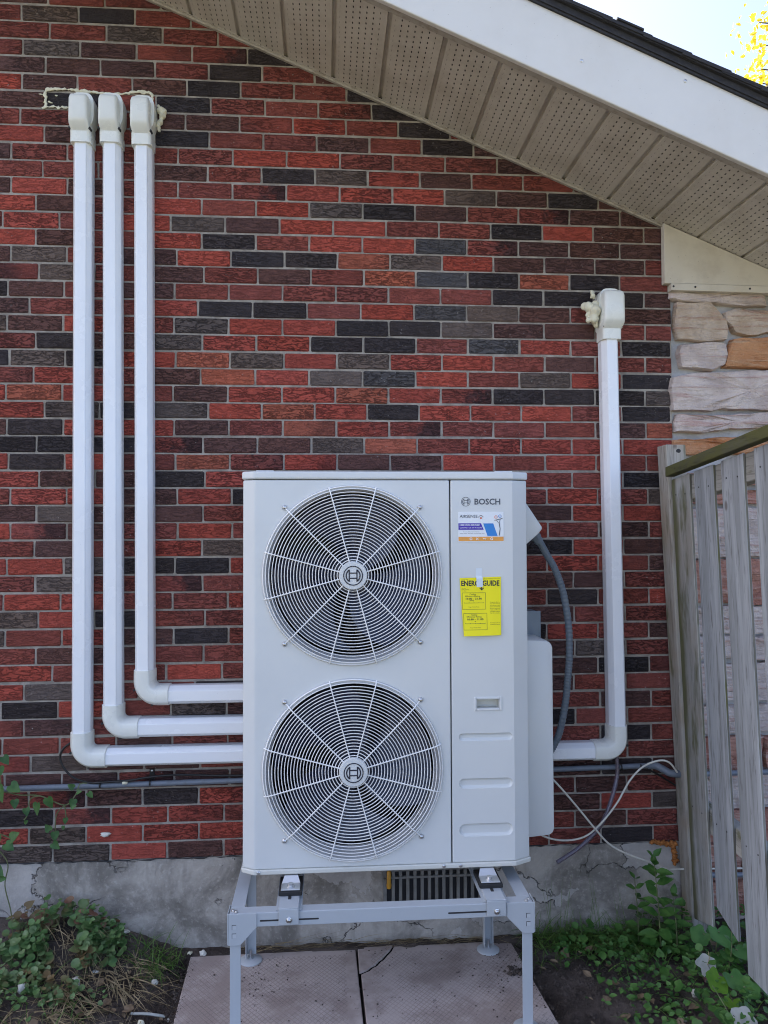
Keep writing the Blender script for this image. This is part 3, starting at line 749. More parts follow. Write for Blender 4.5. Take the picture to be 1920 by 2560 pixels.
# eave: gable box return panel, soffit, fascia, roof
gp = MB(); gp.prism([(1.639, 2.599), (2.30, 2.5925), (2.30, zs(2.30) - 0.004), (1.639, zs(1.639) - 0.004)], 'y', -0.034, -0.004)
panel = gp.build('eave_panel', M['almond'], house, None, 0.002)
fl = MB(); fl.prism([(1.664, 2.570), (2.33, 2.563), (2.33, 2.5915), (1.664, 2.5985)], 'y', -0.041, -0.002)
flash = fl.build('flashing', M['almond'], house, None, 0.002)
for sx in (1.672, 1.762, 1.99):
    s = MB(); s.lathe((sx, -0.0405, 2.585 - (sx - 1.664) * .01), [(0.0045, 0.0), (0.004, -0.002), (0.002, -0.003)], 'y', 10); s.build('screw', M['slot'], flash)
ANG = math.atan(0.41); CA, SA = math.cos(ANG), math.sin(ANG)
OV = 0.56
sof = MB(); sof.prism([(-4.0, zs(-4.0) + 0.03), (2.46, zs(2.46) + 0.03), (2.46, zs(2.46) + 0.036), (-4.0, zs(-4.0) + 0.036)], 'y', -OV, 0.0)
soffit = sof.build('soffit', M['shingle'], house)
PITCH = 0.1835; GR = 0.016
seam = 0.123 - 14 * PITCH; pid = 0
W = (PITCH) / CA
def soffit_panel_mesh():
    mb = MB(); hw = W / 2; gr = GR / CA; d = 0.011
    prof = [(-hw, 0.0), (-hw + 0.001, d), (-hw + gr - 0.003, d), (-hw + gr, 0.0), (hw, 0.0)]
    top = [(p[0], p[1] + 0.0012) for p in prof[::-1]]
    pl = prof + top
    n = len(pl)
    vs = [(p[0], -OV / 2 + 0.004, p[1]) for p in pl] + [(p[0], OV / 2 - 0.006, p[1]) for p in pl]
    m = len(prof)
    fs = []
    for i in range(m - 1):
        fs.append((i, i + 1, n + i + 1, n + i))
    me = bpy.data.meshes.new('soffit_panel'); me.from_pydata(vs, [], fs); me.materials.append(M['soffit']); return me
SPM = soffit_panel_mesh()
while seam < 2.3:
    cx = seam + PITCH / 2
    o = bpy.data.objects.new('soffit_panel', SPM); COL.objects.link(o)
    place(o, soffit, (cx, -OV / 2, zs(cx))); o.rotation_euler = (RND.uniform(-.004, .004), ANG, 0)
    seam += PITCH
def slope_strip(x0, x1, lo, hi, y0, y1):
    m = MB(); m.prism([(x0, zs(x0) + lo), (x1, zs(x1) + lo), (x1, zs(x1) + hi), (x0, zs(x0) + hi)], 'y', y0, y1); return m
t = slope_strip(-2.3, 2.44, -0.012, -0.001, -0.016, -0.002); t.build('soffit_trim', M['trimgrey'], house, None, 0.001)
t = slope_strip(-2.3, 2.44, -0.003, 0.0, -0.022, -0.0165); t.build('soffit_trim', M['trimgrey'], house)
t = slope_strip(-2.3, 2.44, -0.006, 0.0, -OV + 0.004, -OV + 0.032); t.build('soffit_trim', M['trimgrey'], house)
fa = slope_strip(-3.7, 2.44, -0.012, 0.213, -OV - 0.018, -OV + 0.003)
fascia = fa.build('fascia', M['fascia'], house, None, 0.004)
for (sx, dz) in ((1.12, .085), (1.47, .175), (0.62, .12), (1.90, .11)):
    s = MB(); s.lathe((sx, -OV - 0.0175, zs(sx) + dz), [(0.006, 0), (0.0055, -0.002), (0.002, -0.0035)], 'y', 12); s.build('nail', M['screw'], fascia)
rf = MB()
rf.prism([(RIDGE, zs(RIDGE) + 0.214), (2.50, zs(2.50) + 0.214), (2.50, zs(2.50) + 0.236), (RIDGE, zs(RIDGE) + 0.236)], 'y', -OV - 0.030, 9.2)
rf.prism([(-10.4, ztop(-10.4) + 0.045), (RIDGE - 0.001, zs(RIDGE) + 0.214), (RIDGE - 0.001, zs(RIDGE) + 0.236), (-10.4, ztop(-10.4) + 0.067)], 'y', -OV - 0.030, 9.2)
roof = rf.build('roof', M['shingle'], house)
# shingles: overlapping courses, butt edges towards the eave, ragged along the rake
xx = 2.54; i = 0
while xx > -2.4:
    ln = 0.32 * CA; x_hi = xx - ln
    lift = 0.2405; yo = -OV - 0.044 - RND.uniform(0, 0.007); th = 0.008
    yy = yo; ncol = 0
    while yy < 0.9:
        y2 = yy + RND.uniform(0.28, 0.36)
        s = MB()
        s.prism([(x_hi, zs(x_hi) + lift - 0.002), (xx, zs(xx) + lift + 0.0085), (xx, zs(xx) + lift + 0.0085 + th), (x_hi, zs(x_hi) + lift + th - 0.002)], 'y', yy, y2 - 0.003)
        s.build('shingle', M['shingle'], roof)
        yy = y2
    # a second laminate tab at the rake edge
    if i % 4 == 1:
        s = MB(); x2 = xx - 0.03; x3 = xx - RND.uniform(.10, .15)
        s.prism([(x3, zs(x3) + lift + .0145), (x2, zs(x2) + lift + .0165), (x2, zs(x2) + lift + .023), (x3, zs(x3) + lift + .021)], 'y', yo - .004, yo + .25)
        s.build('shingle', M['shingle'], roof)
    xx -= 0.143 * CA; i += 1
rk = slope_strip(-3.6, 2.50, 0.205, 0.2135, -OV - 0.026, -OV - 0.0185); rk.build('drip_edge', M['shingle'], roof)
rk = slope_strip(-3.6, 2.52, 0.2365, 0.2475, -OV - 0.042, 0.4); rk.build('starter_strip', M['shingle'], roof)

# foundation vent behind the pump
vent = MB(); vent.box(0.50, 0.885, -0.016, 0.006, 0.165, 0.178); vent.box(0.50, 0.885, -0.016, 0.006, 0.272, 0.281); vent.box(0.50, 0.885, -0.016, 0.006, 0.30, 0.316)
vent.box(0.50, 0.514, -0.016, 0.006, 0.178, 0.30); vent.box(0.871, 0.885, -0.016, 0.006, 0.178, 0.30)
fv = vent.build('foundation_vent', M['grille'], house, None, 0.002)
bk = MB(); bk.box(0.505, 0.88, -0.002, 0.0015, 0.17, 0.31); bk.build('vent_opening', M['cavity'], fv)
for i in range(12):
    x = 0.533 + i * 0.028
    s = MB(); s.box(x, x + 0.012, -0.015, -0.003, 0.1785, 0.2715); s.box(x, x + 0.012, -0.015, -0.003, 0.2815, 0.2995); s.build('slat', M['grille'], fv)

# ------------------------------------------------------------------ heat pump
pump = thing('heat_pump', (0.49, -0.25, 0.45), 'large pale grey heat pump with two round fan grilles on a metal stand', 'heat pump')
YF = -0.43
FC = [(0.372, 1.462), (0.372, 0.820)]
def cutter(mb, mat): return mb.build('cutter', mat, None, None, recenter=False)
fp = MB(); fp.prism([(0.008, -0.075), (0.008, -0.406), (0.048, YF), (0.6985, YF), (0.6985, -0.075)], 'z', 0.503, 1.779)
fan_panel = fp.build('fan_panel', M['cabinet'], pump, None, 0.004, 3)
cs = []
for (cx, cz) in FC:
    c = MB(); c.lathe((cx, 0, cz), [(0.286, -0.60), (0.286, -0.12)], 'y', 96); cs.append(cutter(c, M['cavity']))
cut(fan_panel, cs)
sp = MB(); sp.prism([(0.7025, -0.075), (0.7025, YF), (0.914, YF), (0.970, -0.402), (0.970, -0.075)], 'z', 0.503, 1.779)
service_panel = sp.build('service_panel', M['cabinet'], pump, None, 0.004, 3)
cs = []
def pill(x0, x1, zc, h, y, ins):
    r = h / 2 - ins; pts = []
    for i in range(13): a = rad(-90 + 180 * i / 12); pts.append((x1 - h / 2 + r * math.cos(a), y, zc + r * math.sin(a)))
    for i in range(13): a = rad(90 + 180 * i / 12); pts.append((x0 + h / 2 + r * math.cos(a), y, zc + r * math.sin(a)))
    return pts
for zc, h in ((0.917, 0.026), (0.763, 0.034), (0.609, 0.043)):
    c = MB(); c.rings([pill(0.725, 0.908, zc, h, -0.46, 0), pill(0.725, 0.908, zc, h, YF - 0.0005, 0), pill(0.725, 0.908, zc, h, YF + 0.006, 0.004), pill(0.725, 0.908, zc, h, YF + 0.0085, 0.009)])
    cs.append(cutter(c, M['cabinet']))
c = MB(); c.box(0.786, 0.865, -0.5, -0.395, 1.0115, 1.0425); cs.append(cutter(c, M['cabinet_lip']))
cut(service_panel, cs)
s = MB(); s.box(0.6987, 0.7023, YF + 0.012, -0.08, 0.504, 1.778); s.build('seam', M['cavity'], pump)
h = MB()
for b in ((0.778, 0.7865, 1.004, 1.050), (0.8645, 0.873, 1.004, 1.050), (0.7867, 0.8643, 1.042, 1.050), (0.7867, 0.8643, 1.004, 1.012)):
    h.box(b[0], b[1], YF - 0.003, YF + 0.02, b[2], b[3])
h.build('handle', M['cabinet'], service_panel, None, 0.002)
bp = MB(); bp.prism([(0.004, -0.072), (0.004, -0.408), (0.046, YF - 0.005), (0.916, YF - 0.005), (0.974, -0.404), (0.974, -0.072)], 'z', 0.487, 0.5025)
base = bp.build('base_pan', M['cabinet_lip'], pump, None, 0.003)
for sx in (0.062, 0.672, 0.728):
    s = MB(); s.lathe((sx, YF - 0.0045, 0.4955), [(0.0062, 0), (0.0058, -0.0025), (0.003, -0.004)], 'y', 14); s.build('screw', M['screw'], base)
cp = MB(); cp.prism([(0.004, -0.070), (0.004, -0.408), (0.046, YF - 0.004), (0.915, YF - 0.004), (0.974, -0.404), (0.974, -0.070)], 'z', 1.7815, 1.808)
cap = cp.build('top_cover', M['cabinet'], pump, None, 0.006, 3)
for a, b in ((0.05, 0.11), (0.86, 0.92)):
    s = MB(); s.box(a, b, -0.41, -0.09, 1.8085, 1.8125); s.build('cover_ridge', M['cabinet'], cap, None, 0.002)
def spoke(mb, cx, cz, a, path, r):
    mb.tube([(cx + R * math.cos(a), y, cz + R * math.sin(a)) for R, y in path], r, 6)
def logo_mark(mb, cx, cz, R, y):
    def band(r0, r1, a0, a1, n):
        vs = []; fs = []
        for i in range(n + 1):
            a = rad(a0 + (a1 - a0) * i / n)
            vs += [(cx + r0 * math.cos(a), y, cz + r0 * math.sin(a)), (cx + r1 * math.cos(a), y, cz + r1 * math.sin(a))]
        for i in range(n): fs.append((2 * i, 2 * i + 1, 2 * i + 3, 2 * i + 2))
        mb.add(vs, fs)
    def rect(x0, x1, z0, z1):
        mb.add([(cx + x0 * R, y, cz + z0 * R), (cx + x1 * R, y, cz + z0 * R), (cx + x1 * R, y, cz + z1 * R), (cx + x0 * R, y, cz + z1 * R)], [(0, 1, 2, 3)])
    band(R * 0.90, R, 0, 360, 48)
    band(R * 0.63, R * 0.76, -52, 52, 14); band(R * 0.63, R * 0.76, 128, 232, 14)
    for sg in (-1, 1):
        rect(min(sg * .33, sg * .45), max(sg * .33, sg * .45), -.62, .62)
        rect(-.33, .33, min(sg * .2, sg * .32), max(sg * .2, sg * .32))
for fi, (cx, cz) in enumerate(FC):
    m = MB(); m.lathe((cx, 0, cz), [(0.301, YF - 0.0005), (0.299, YF - 0.006), (0.288, YF - 0.006), (0.281, YF + 0.012), (0.277, YF + 0.075)], 'y', 96, 0, False)
    shroud = m.build('fan_shroud', M['shroud'], pump, 40)
    m = MB(); m.lathe((cx, 0, cz), [(0.07, -0.36), (0.066, -0.372), (0.02, -0.376)], 'y', 32)
    for k in range(3):
        vs = []; fs = []; nr, na = 9, 8
        for i in range(nr + 1):
            R = 0.055 + (0.268 - 0.055) * i / nr
            for j in range(na + 1):
                a = rad(20 + fi * 37 + 120 * k + 95 * (j / na) + 35 * (i / nr) ** 1.5)
                vs.append((cx + R * math.cos(a), -0.335 + 0.085 * (j / na - 0.5) - 0.02 * (i / nr), cz + R * math.sin(a)))
        for i in range(nr):
            for j in range(na): q = i * (na + 1) + j; fs.append((q, q + 1, q + na + 2, q + na + 1))
        m.add(vs, fs)
    m.build('fan_blades', M['blade'], shroud, 60)
    m = MB(); m.box(cx + 0.02, cx + 0.05, -0.20, -0.18, cz - 0.27, cz + 0.27); m.box(cx - 0.06, cx + 0.07, -0.26, -0.20, cz - 0.05, cz + 0.06)
    m.build('motor_bracket', M['coil'], shroud, None, 0.004)
    m = MB()
    for k in range(23):
        R = 0.052 + k * 0.0102
        m.ring((cx, YF - 0.022 + 0.004 * (R / 0.28) ** 2, cz), R, 0.00165, 84, 6)
    m.ring((cx, YF - 0.015, cz), 0.2875, 0.0017, 96, 5); m.ring((cx, YF - 0.0075, cz), 0.2965, 0.0026, 96, 6)
    for k in range(12):
        a = rad(15 + 30 * k)
        pth = [(0.04, YF - 0.0245), (0.15, YF - 0.0235), (0.270, YF - 0.0205), (0.2875, YF - 0.0175), (0.297, YF - 0.0105), (0.303, YF - 0.006)]
        if k % 3 == 1: pth = pth[:-1] + [(0.304, YF - 0.007), (0.319, YF - 0.005)]
        spoke(m, cx, cz, a, pth, 0.0021)
    gr = m.build('fan_grille', M['wire'], pump, 60)
    for k in range(4):
        a = rad(45 + 90 * k); X, Z = cx + 0.319 * math.cos(a), cz + 0.319 * math.sin(a)
        s = MB(); s.lathe((X, 0, Z), [(0.0085, YF - 0.0005), (0.0085, YF - 0.004), (0.0055, YF - 0.008), (0.002, YF - 0.0095)], 'y', 14); s.build('screw', M['screw'], gr)
    m = MB(); m.lathe((cx, 0, cz), [(0.047, YF - 0.020), (0.047, YF - 0.032), (0.0445, YF - 0.036), (0.001, YF - 0.0375)], 'y', 48)
    hub = m.build('hub_badge', M['cabinet'], gr, 40)
    m = MB(); logo_mark(m, cx, cz, 0.0325, YF - 0.0382); m.build('emblem', M['inkdark'], hub, fix=False)
m = MB(); logo_mark(m, 0.7545, 1.7065, 0.0158, YF - 0.0008); m.build('emblem', M['ink'], service_panel, fix=False)
text_mb('BOSCH', 0.784, YF - 0.0008, 1.6972, 0.0195, M['ink'], 'lettering', service_panel, 0.0885, 0.022)
# installer's sticker
m = MB(); m.box(0.728, 0.883, YF - 0.0012, YF - 0.0002, 1.571, 1.672); sticker = m.build('sticker', M['stickerwhite'], service_panel)
ys = YF - 0.0018
def flat(name, pts, mat, parent, y=ys):
    m = MB(); m.add([(p[0], y, p[1]) for p in pts], [tuple(range(len(pts)))]); return m.build(name, mat, parent, fix=False)
flat('colour_band', [(0.7285, 1.5735), (0.8825, 1.5735), (0.8825, 1.588), (0.7285, 1.588)], M['stickerorange'], sticker)
flat('colour_band', [(0.7285, 1.6115), (0.8145, 1.6115), (0.8055, 1.6335), (0.7285, 1.6335)], M['stickerblue'], sticker)
flat('colour_band', [(0.8275, 1.5905), (0.862, 1.5905), (0.8475, 1.633), (0.813, 1.633)], M['printazure'], sticker)
text_mb('AIRSENSE', 0.733, ys, 1.6525, 0.0095, M['ink'], 'lettering', sticker, 0.061, 0.012)
text_mb('NEED HVAC SERVICES?', 0.733, ys - 0.0005, 1.6252, 0.0052, M['printwhite'], 'lettering', sticker, 0.068, 0.02)
text_mb('CONTACT US 647-913-5393', 0.733, ys - 0.0005, 1.6162, 0.0046, M['printwhite'], 'lettering', sticker, 0.075)
text_mb('Furnace, Boiler, Air Conditioner,', 0.745, ys, 1.6035, 0.0025, M['ink'], 'lettering', sticker, 0.056)
text_mb('Water Heater, Gas Piping, Custom Sheet Metal', 0.733, ys, 1.5985, 0.0025, M['ink'], 'lettering', sticker, 0.084)
m = MB(); m.ring((0.857, ys, 1.6545), 0.0045, 0.0009, 20, 5); m.build('gauge_print', M['printred'], sticker)
m = MB(); m.ring((0.8705, ys, 1.6575), 0.0045, 0.0009, 20, 5); m.build('gauge_print', M['printazure'], sticker)
m = MB(); m.tube([(0.852, ys, 1.643), (0.865, ys, 1.6465), (0.879, ys, 1.6495)], 0.0011, 5); m.tube([(0.858, ys, 1.645), (0.866, ys, 1.634)], 0.0008, 5); m.tube([(0.872, ys, 1.648), (0.868, ys, 1.634)], 0.0008, 5)
m.tube([(0.868, ys, 1.634), (0.871, ys, 1.615), (0.868, ys, 1.592)], 0.0012, 5); m.build('hose_print', M['inkdark'], sticker)
m = MB(); m.tube(arc(0.8055, 1.651, 0.0085, 20, 165, 12, ys), 0.0008, 5); m.build('arc_print', M['inkdark'], sticker)
m = MB(); m.disc((0.8055, ys, 1.651), 0.0035, 14); m.build('arc_print', M['printred'], sticker, fix=False)
for i, dx in enumerate((0.771, 0.7925, 0.8175, 0.842)):
    m = MB()
    if i == 1:
        m.tube([(dx - .004, ys - .0004, 1.577), (dx + .004, ys - .0004, 1.5845)], .0009, 4); m.tube([(dx + .004, ys - .0004, 1.577), (dx - .004, ys - .0004, 1.5845)], .0009, 4)
    elif i == 2: m.tube([(dx - .005, ys - .0004, 1.580), (dx - .002, ys - .0004, 1.5825), (dx + .002, ys - .0004, 1.579), (dx + .005, ys - .0004, 1.582)], .0013, 4)
    else: m.ring((dx, ys - 0.0004, 1.5808), 0.0036, 0.0011, 14, 4)
    m.build('icon_print', M['printwhite'], sticker)
# wiring cover, valve cover on the right flank
m = MB(); m.prism([(0.9705, 1.735), (1.046, 1.622), (1.047, 1.614), (1.033, 1.597), (0.9705, 1.543)], 'y', -0.325, -0.205)
m.build('wiring_cover', M['cabinet'], pump, 35, 0.005)
vc = [(0.9705, 0.522), (1.06, 0.530)] + [(1.062 + 0.026 * math.cos(rad(a)), 0.556 + 0.026 * math.sin(rad(a))) for a in range(-80, 1, 20)] + [(1.058 + 0.03 * math.cos(rad(a)), 1.187 + 0.03 * math.sin(rad(a))) for a in range(0, 91, 15)] + [(0.9705, 1.222)]
m = MB(); m.prism(vc, 'y', -0.30, -0.13); m.build('valve_cover', M['cabinet'], pump, 35, 0.008)
# mounting feet
for (x0, x1) in ((0.138, 0.199), (0.785, 0.848)):
    xm = (x0 + x1) / 2
    m = MB(); m.rings([[(x0 + .012, -0.40, 0.486), (x1 - .012, -0.40, 0.486), (x1 - .012, -0.40, 0.482), (x0 + .012, -0.40, 0.482)],
                       [(x0 + .008, -0.432, 0.484), (x1 - .008, -0.432, 0.484), (x1 - .008, -0.432, 0.480), (x0 + .008, -0.432, 0.480)],
                       [(x0, -0.452, 0.4665), (x1, -0.452, 0.4665), (x1, -0.452, 0.4625), (x0, -0.452, 0.4625)],
                       [(x0, -0.498, 0.4665), (x1, -0.498, 0.4665), (x1, -0.498, 0.4625), (x0, -0.498, 0.4625)]])
    foot = m.build('mounting_foot', M['galv'], pump, None, 0.0012, 1)
    m = MB(); m.lathe((xm, -0.476, 0.4666), [(0.013, 0), (0.013, 0.0025), (0.0085, 0.003), (0.0085, 0.010), (0.002, 0.0105)], 'z', 12); m.build('bolt', M['screw'], foot)
    m = MB(); m.box(x0 - 0.007, x1 + 0.007, -0.504, -0.39, 0.4485, 0.4620); m.build('rubber_pad', M['rubber'], foot, None, 0.002, 1)

# ------------------------------------------------------------------ stand
stand = thing('pump_stand', (0.46, -0.33, 0.03), 'pale blue grey steel stand with adjustable brackets carrying the heat pump', 'stand')
def hexa(mb, p0, p1): mb.box(p0[0], p1[0], p0[1], p1[1], p0[2], p1[2])
YB = -0.573
m = MB(); m.box(-0.015, 0.935, YB, YB + 0.003, 0.391, 0.433); m.box(-0.015, 0.935, YB + 0.0032, YB + 0.043, 0.430, 0.433)
bar = m.build('front_bar', M['stand'], stand, None, 0.0012, 1)
for a, b in ((0.080, 0.258), (0.665, 0.842)):
    m = MB(); m.prism([(a, .4065), (b, .4065), (b + .002, .409), (b, .4115), (a, .4115), (a - .002, .409)], 'y', YB - 0.0006, YB + 0.0005); m.build('slot', M['slot'], bar)
m = MB(); m.box(-0.015, 0.935, -0.115, -0.075, 0.430, 0.433); m.box(-0.015, 0.935, -0.075, -0.072, 0.391, 0.433); m.build('rear_bar', M['stand'], stand)
for sx in (-0.015, 0.892):
    m = MB(); m.box(sx, sx + 0.043, YB + 0.0435, -0.1155, 0.430, 0.433)
    xo = sx if sx < 0 else sx + 0.040
    m.box(xo, xo + 0.003, YB + 0.0435, -0.1155, 0.391, 0.4298)
    m.build('side_bar', M['stand'], stand, None, 0.001, 1)
for sx, fx in ((-0.013, 1), (0.933, -1)):
    m = MB(); a, b = sorted((sx, sx + fx * 0.033)); m.box(a, b, YB + 0.0035, YB + 0.0065, 0.045, 0.42)
    c, d = sorted((sx, sx + fx * 0.003)); m.box(c, d, YB + 0.0067, YB + 0.038, 0.045, 0.42)
    leg = m.build('leg', M['stand'], stand, None, 0.0008, 1)
    m = MB(); m.lathe((sx + fx * 0.018, YB + 0.022, 0.0305), [(0.041, 0.0), (0.041, 0.004), (0.016, 0.0085), (0.0085, 0.009), (0.0085, 0.03)], 'z', 32); m.build('foot_plate', M['standlip'], leg, 40)
    # gusset
    o = -0.017 if fx == 1 else 0.937
    m = MB(); m.prism([(o, 0.338), (o + fx * 0.036, 0.338), (o + fx * 0.086, 0.3905), (o + fx * 0.086, 0.434), (o, 0.434)], 'y', YB - 0.0035, YB - 0.0006)
    c, d = sorted((o - fx * 0.0005, o - fx * 0.0035)); m.box(c, d, YB - 0.0035, YB + 0.06, 0.34, 0.434)
    g_ = m.build('gusset', M['stand'], stand, None, 0.001, 1)
    for zz in (0.394, 0.368):
        m = MB(); m.box(o + fx * 0.018 - 0.006, o + fx * 0.018 + 0.006, YB - 0.0042, YB - 0.0036, zz - 0.006, zz + 0.006); m.build('tab', M['standlip'], g_)
        m = MB(); q = o + fx * 0.018
        m.box(q - 0.0072, q - 0.006, YB - 0.0046, YB - 0.0036, zz - 0.0072, zz + 0.0072); m.box(q - 0.006, q + 0.006, YB - 0.0046, YB - 0.0036, zz + 0.0061, zz + 0.0073); m.build('tab_edge', M['slot'], g_)
    for bx, by in ((0.012, 0.018), (0.022, 0.009)):
        m = MB(); m.lathe((o + fx * bx, YB + by, 0.4332), [(0.0065, 0), (0.006, 0.003), (0.003, 0.0055)], 'z', 12); m.build('bolt', M['screw'], g_)
for sx, fx in ((-0.013, 1), (0.873, 1)):
    m = MB(); m.box(sx, sx + 0.003, -0.108, -0.074, 0.045, 0.42); m.box(sx + 0.0032, sx + 0.036, -0.077, -0.074, 0.045, 0.42)
    if sx > 0: m.box(sx + 0.0332, sx + 0.036, -0.1, -0.0772, 0.05, 0.42)
    leg = m.build('leg', M['stand'], stand, None, 0.0008, 1)
    fxc = sx + 0.017
    m = MB(); m.lathe((fxc, -0.092, 0.0305), [(0.042, 0.0), (0.042, 0.003), (0.040, 0.0045), (0.018, 0.0085), (0.0165, 0.0085)], 'z', 36); pl = m.build('foot_plate', M['standlip'], leg, 40)
    m = MB(); m.lathe((fxc, -0.092, 0.0385), [(0.0095, 0), (0.0095, 0.006), (0.0055, 0.0062), (0.0055, 0.03)], 'z', 6); m.build('bolt', M['screw'], pl)
for (x0, x1) in ((0.136, 0.198), (0.785, 0.847)):
    m = MB(); m.box(x0, x1, YB - 0.0075, -0.09, 0.4448, 0.4478)
    m.box(x0, x1, YB - 0.0075, YB - 0.0045, 0.396, 0.4446)
    rail = m.build('bracket', M['stand'], stand, None, 0.0015, 1)
    m = MB()
    for e, sgn in ((x0, -1), (x1, 1)):
        c, d = sorted((e, e + sgn * 0.0095)); m.box(c, d, YB + 0.006, -0.09, 0.4335, 0.4365)
        c, d = sorted((e - sgn * 0.0025, e)); m.box(c, d, YB + 0.006, -0.09, 0.4367, 0.4446)
    m.build('bracket_flange', M['stand'], rail)
    xm = (x0 + x1) / 2
    m = MB(); m.box(xm - 0.005, xm + 0.005, -0.524, -0.42, 0.4479, 0.4483); m.build('slot', M['slot'], rail)
    m = MB(); m.lathe((xm + 0.001, YB - 0.0076, 0.412), [(0.0095, 0), (0.009, -0.003), (0.0065, -0.004), (0.006, -0.008), (0.003, -0.0095)], 'y', 16); m.build('bolt', M['screw'], rail)

# ------------------------------------------------------------------ pipe covers (line-set ducts)
PROF = [(-.0390, .004), (-.0390, .040), (-.0365, .0445), (-.0370, .0455), (-.0340, .050), (-.0345, .051), (-.0315, .0555), (-.0315, .0565), (-.0230, .0685), (-.0200, .0695), (.0200, .0695), (.0230, .0685),
        (.0255, .0645), (.0252, .0635), (.0285, .0600), (.0282, .059), (.0315, .0555), (.0312, .0545), (.0345, .0505), (.0342, .0495), (.0370, .0455), (.0366, .0445), (.0390, .040), (.0390, .004)]
FPROF = [(-.0425, .002), (-.0425, .044), (-.037, .055), (-.0265, .0725), (-.022, .0745), (.022, .0745), (.0265, .0725), (.037, .055), (.0425, .044), (.0425, .002)]
PROF = [(n * .872, d) for n, d in PROF]; FPROF = [(n * .89, d) for n, d in FPROF]
def sweep(path, prof, scale=1.0):
    rs = []
    P = [Vector((p[0], 0, p[1])) for p in path]
    for i, p in enumerate(P):
        t = nrm((P[min(i + 1, len(P) - 1)] - P[max(i - 1, 0)])); l = Vector((t.z, 0, -t.x))
        k = scale[i] if isinstance(scale, list) else scale
        rs.append([p + l * (n * k) + Vector((0, -d * k, 0)) for n, d in prof])
    mb = MB(); mb.rings(rs); return mb
def rounded(xc, z, hw, d, y0=-0.002, r=0.35, n=5):
    pts = [(xc - hw, y0, z)]
    R = min(hw, d) * r
    for i in range(n + 1): a = rad(180 - 90 * i / n); pts.append((xc - hw + R + R * math.cos(a), -(d - R + R * math.sin(a)), z))
    for i in range(n + 1): a = rad(90 - 90 * i / n); pts.append((xc + hw - R + R * math.cos(a), -(d - R + R * math.sin(a)), z))
    pts.append((xc + hw, y0, z)); return pts
def make_duct(xt, xb, zt, zcap, ze, zh, xe, xend, sgn, label, capw=0.037, rounded_cap=0.35):
    t = thing('pipe_cover', ((xt + xb) / 2, -0.03, zh), label, 'pipe cover', 'white pipe covers on the brick wall')
    sweep([(xb, ze - 0.01), (xt, zt + 0.01)], PROF).build('vertical_channel', M['duct'], t, 18)
    h = [(xe - sgn * 0.01, zh), (xend, zh)]
    sweep(h if sgn > 0 else h[::-1], PROF).build('horizontal_channel', M['duct'], t, 18)
    r = 0.052; cxx, czz = xb + sgn * r, zh + r
    pth = [(xb, ze), (xb, ze - 0.004), (xb, czz)] + [(cxx - sgn * r * math.cos(rad(a)), czz - r * math.sin(rad(a))) for a in range(6, 90, 7)] + [(cxx, zh), (xe - sgn * 0.004, zh), (xe, zh)]
    eb = sweep(pth, FPROF).build('elbow', M['fitting'], t, 30, 0.0015, 1)
    for (dx, dz, yy) in ((sgn * 0.027, 0.032, -0.066), (-sgn * 0.0362, 0.02, -0.046), (sgn * 0.03, -0.0365, -0.046)):
        s = MB(); s.lathe((xb + dx, yy, zh + dz), [(0.0042, 0.004), (0.0042, -0.003), (0.0015, -0.0035)], 'y', 10); s.build('screw', M['slot'], eb)
    # wall cap with hood
    m = MB(); w = capw
    m.rings([rounded(xt, zt, .0378, .077), rounded(xt, zt + .040, .0378, .079), rounded(xt, zt + .046, w + .001, .085), rounded(xt, zt + .062, w + .002, .104), rounded(xt, zt + .075, w + .001, .110),
             rounded(xt, zcap - .022, w, .110), rounded(xt, zcap - .007, w - .002, .103), rounded(xt, zcap, w - .009, .090)])
    cp_ = m.build('wall_cap', M['fitting'], t, 40)
    m = MB(); cz2 = (zcap + zt + .07) / 2 + .01
    m.rings([[(xt + 0.045 * (abs(math.cos(a)) ** 0.6) * math.copysign(1, math.cos(a)), y, cz2 + 0.066 * (abs(math.sin(a)) ** 0.6) * math.copysign(1, math.sin(a))) for a in [2 * math.pi * i / 28 for i in range(28)]] for y in (0.002, -0.046, -0.058)])
    m.build('wall_flange', M['fitting'], cp_, 40)
    for sx in (-1, 1):
        s = MB(); s.lathe((xt + sx * 0.036, -0.070, zt + 0.05), [(0.0048, 0.01), (0.0048, -0.012), (0.001, -0.013)], 'y', 10); s.build('screw', M['slot'], cp_)
    return t
make_duct(-0.6356, -0.6261, 3.075, 3.248, 0.868, 0.771, -0.530, 0.06, 1, 'leftmost and lowest of the three white pipe covers left of the heat pump', 0.034)
make_duct(-0.5277, -0.5125, 3.078, 3.250, 0.968, 0.877, -0.414, 0.06, 1, 'middle white pipe cover between the other two left of the heat pump', 0.034)
make_duct(-0.4109, -0.3967, 3.073, 3.246, 1.094, 0.998, -0.303, 0.06, 1, 'shortest of the three white pipe covers left of the heat pump, nearest to it', 0.034)
make_duct(1.4060, 1.4203, 2.361, 2.549, 0.848, 0.748, 1.321, 0.99, -1, 'lone white pipe cover right of the heat pump near the fence', 0.041)

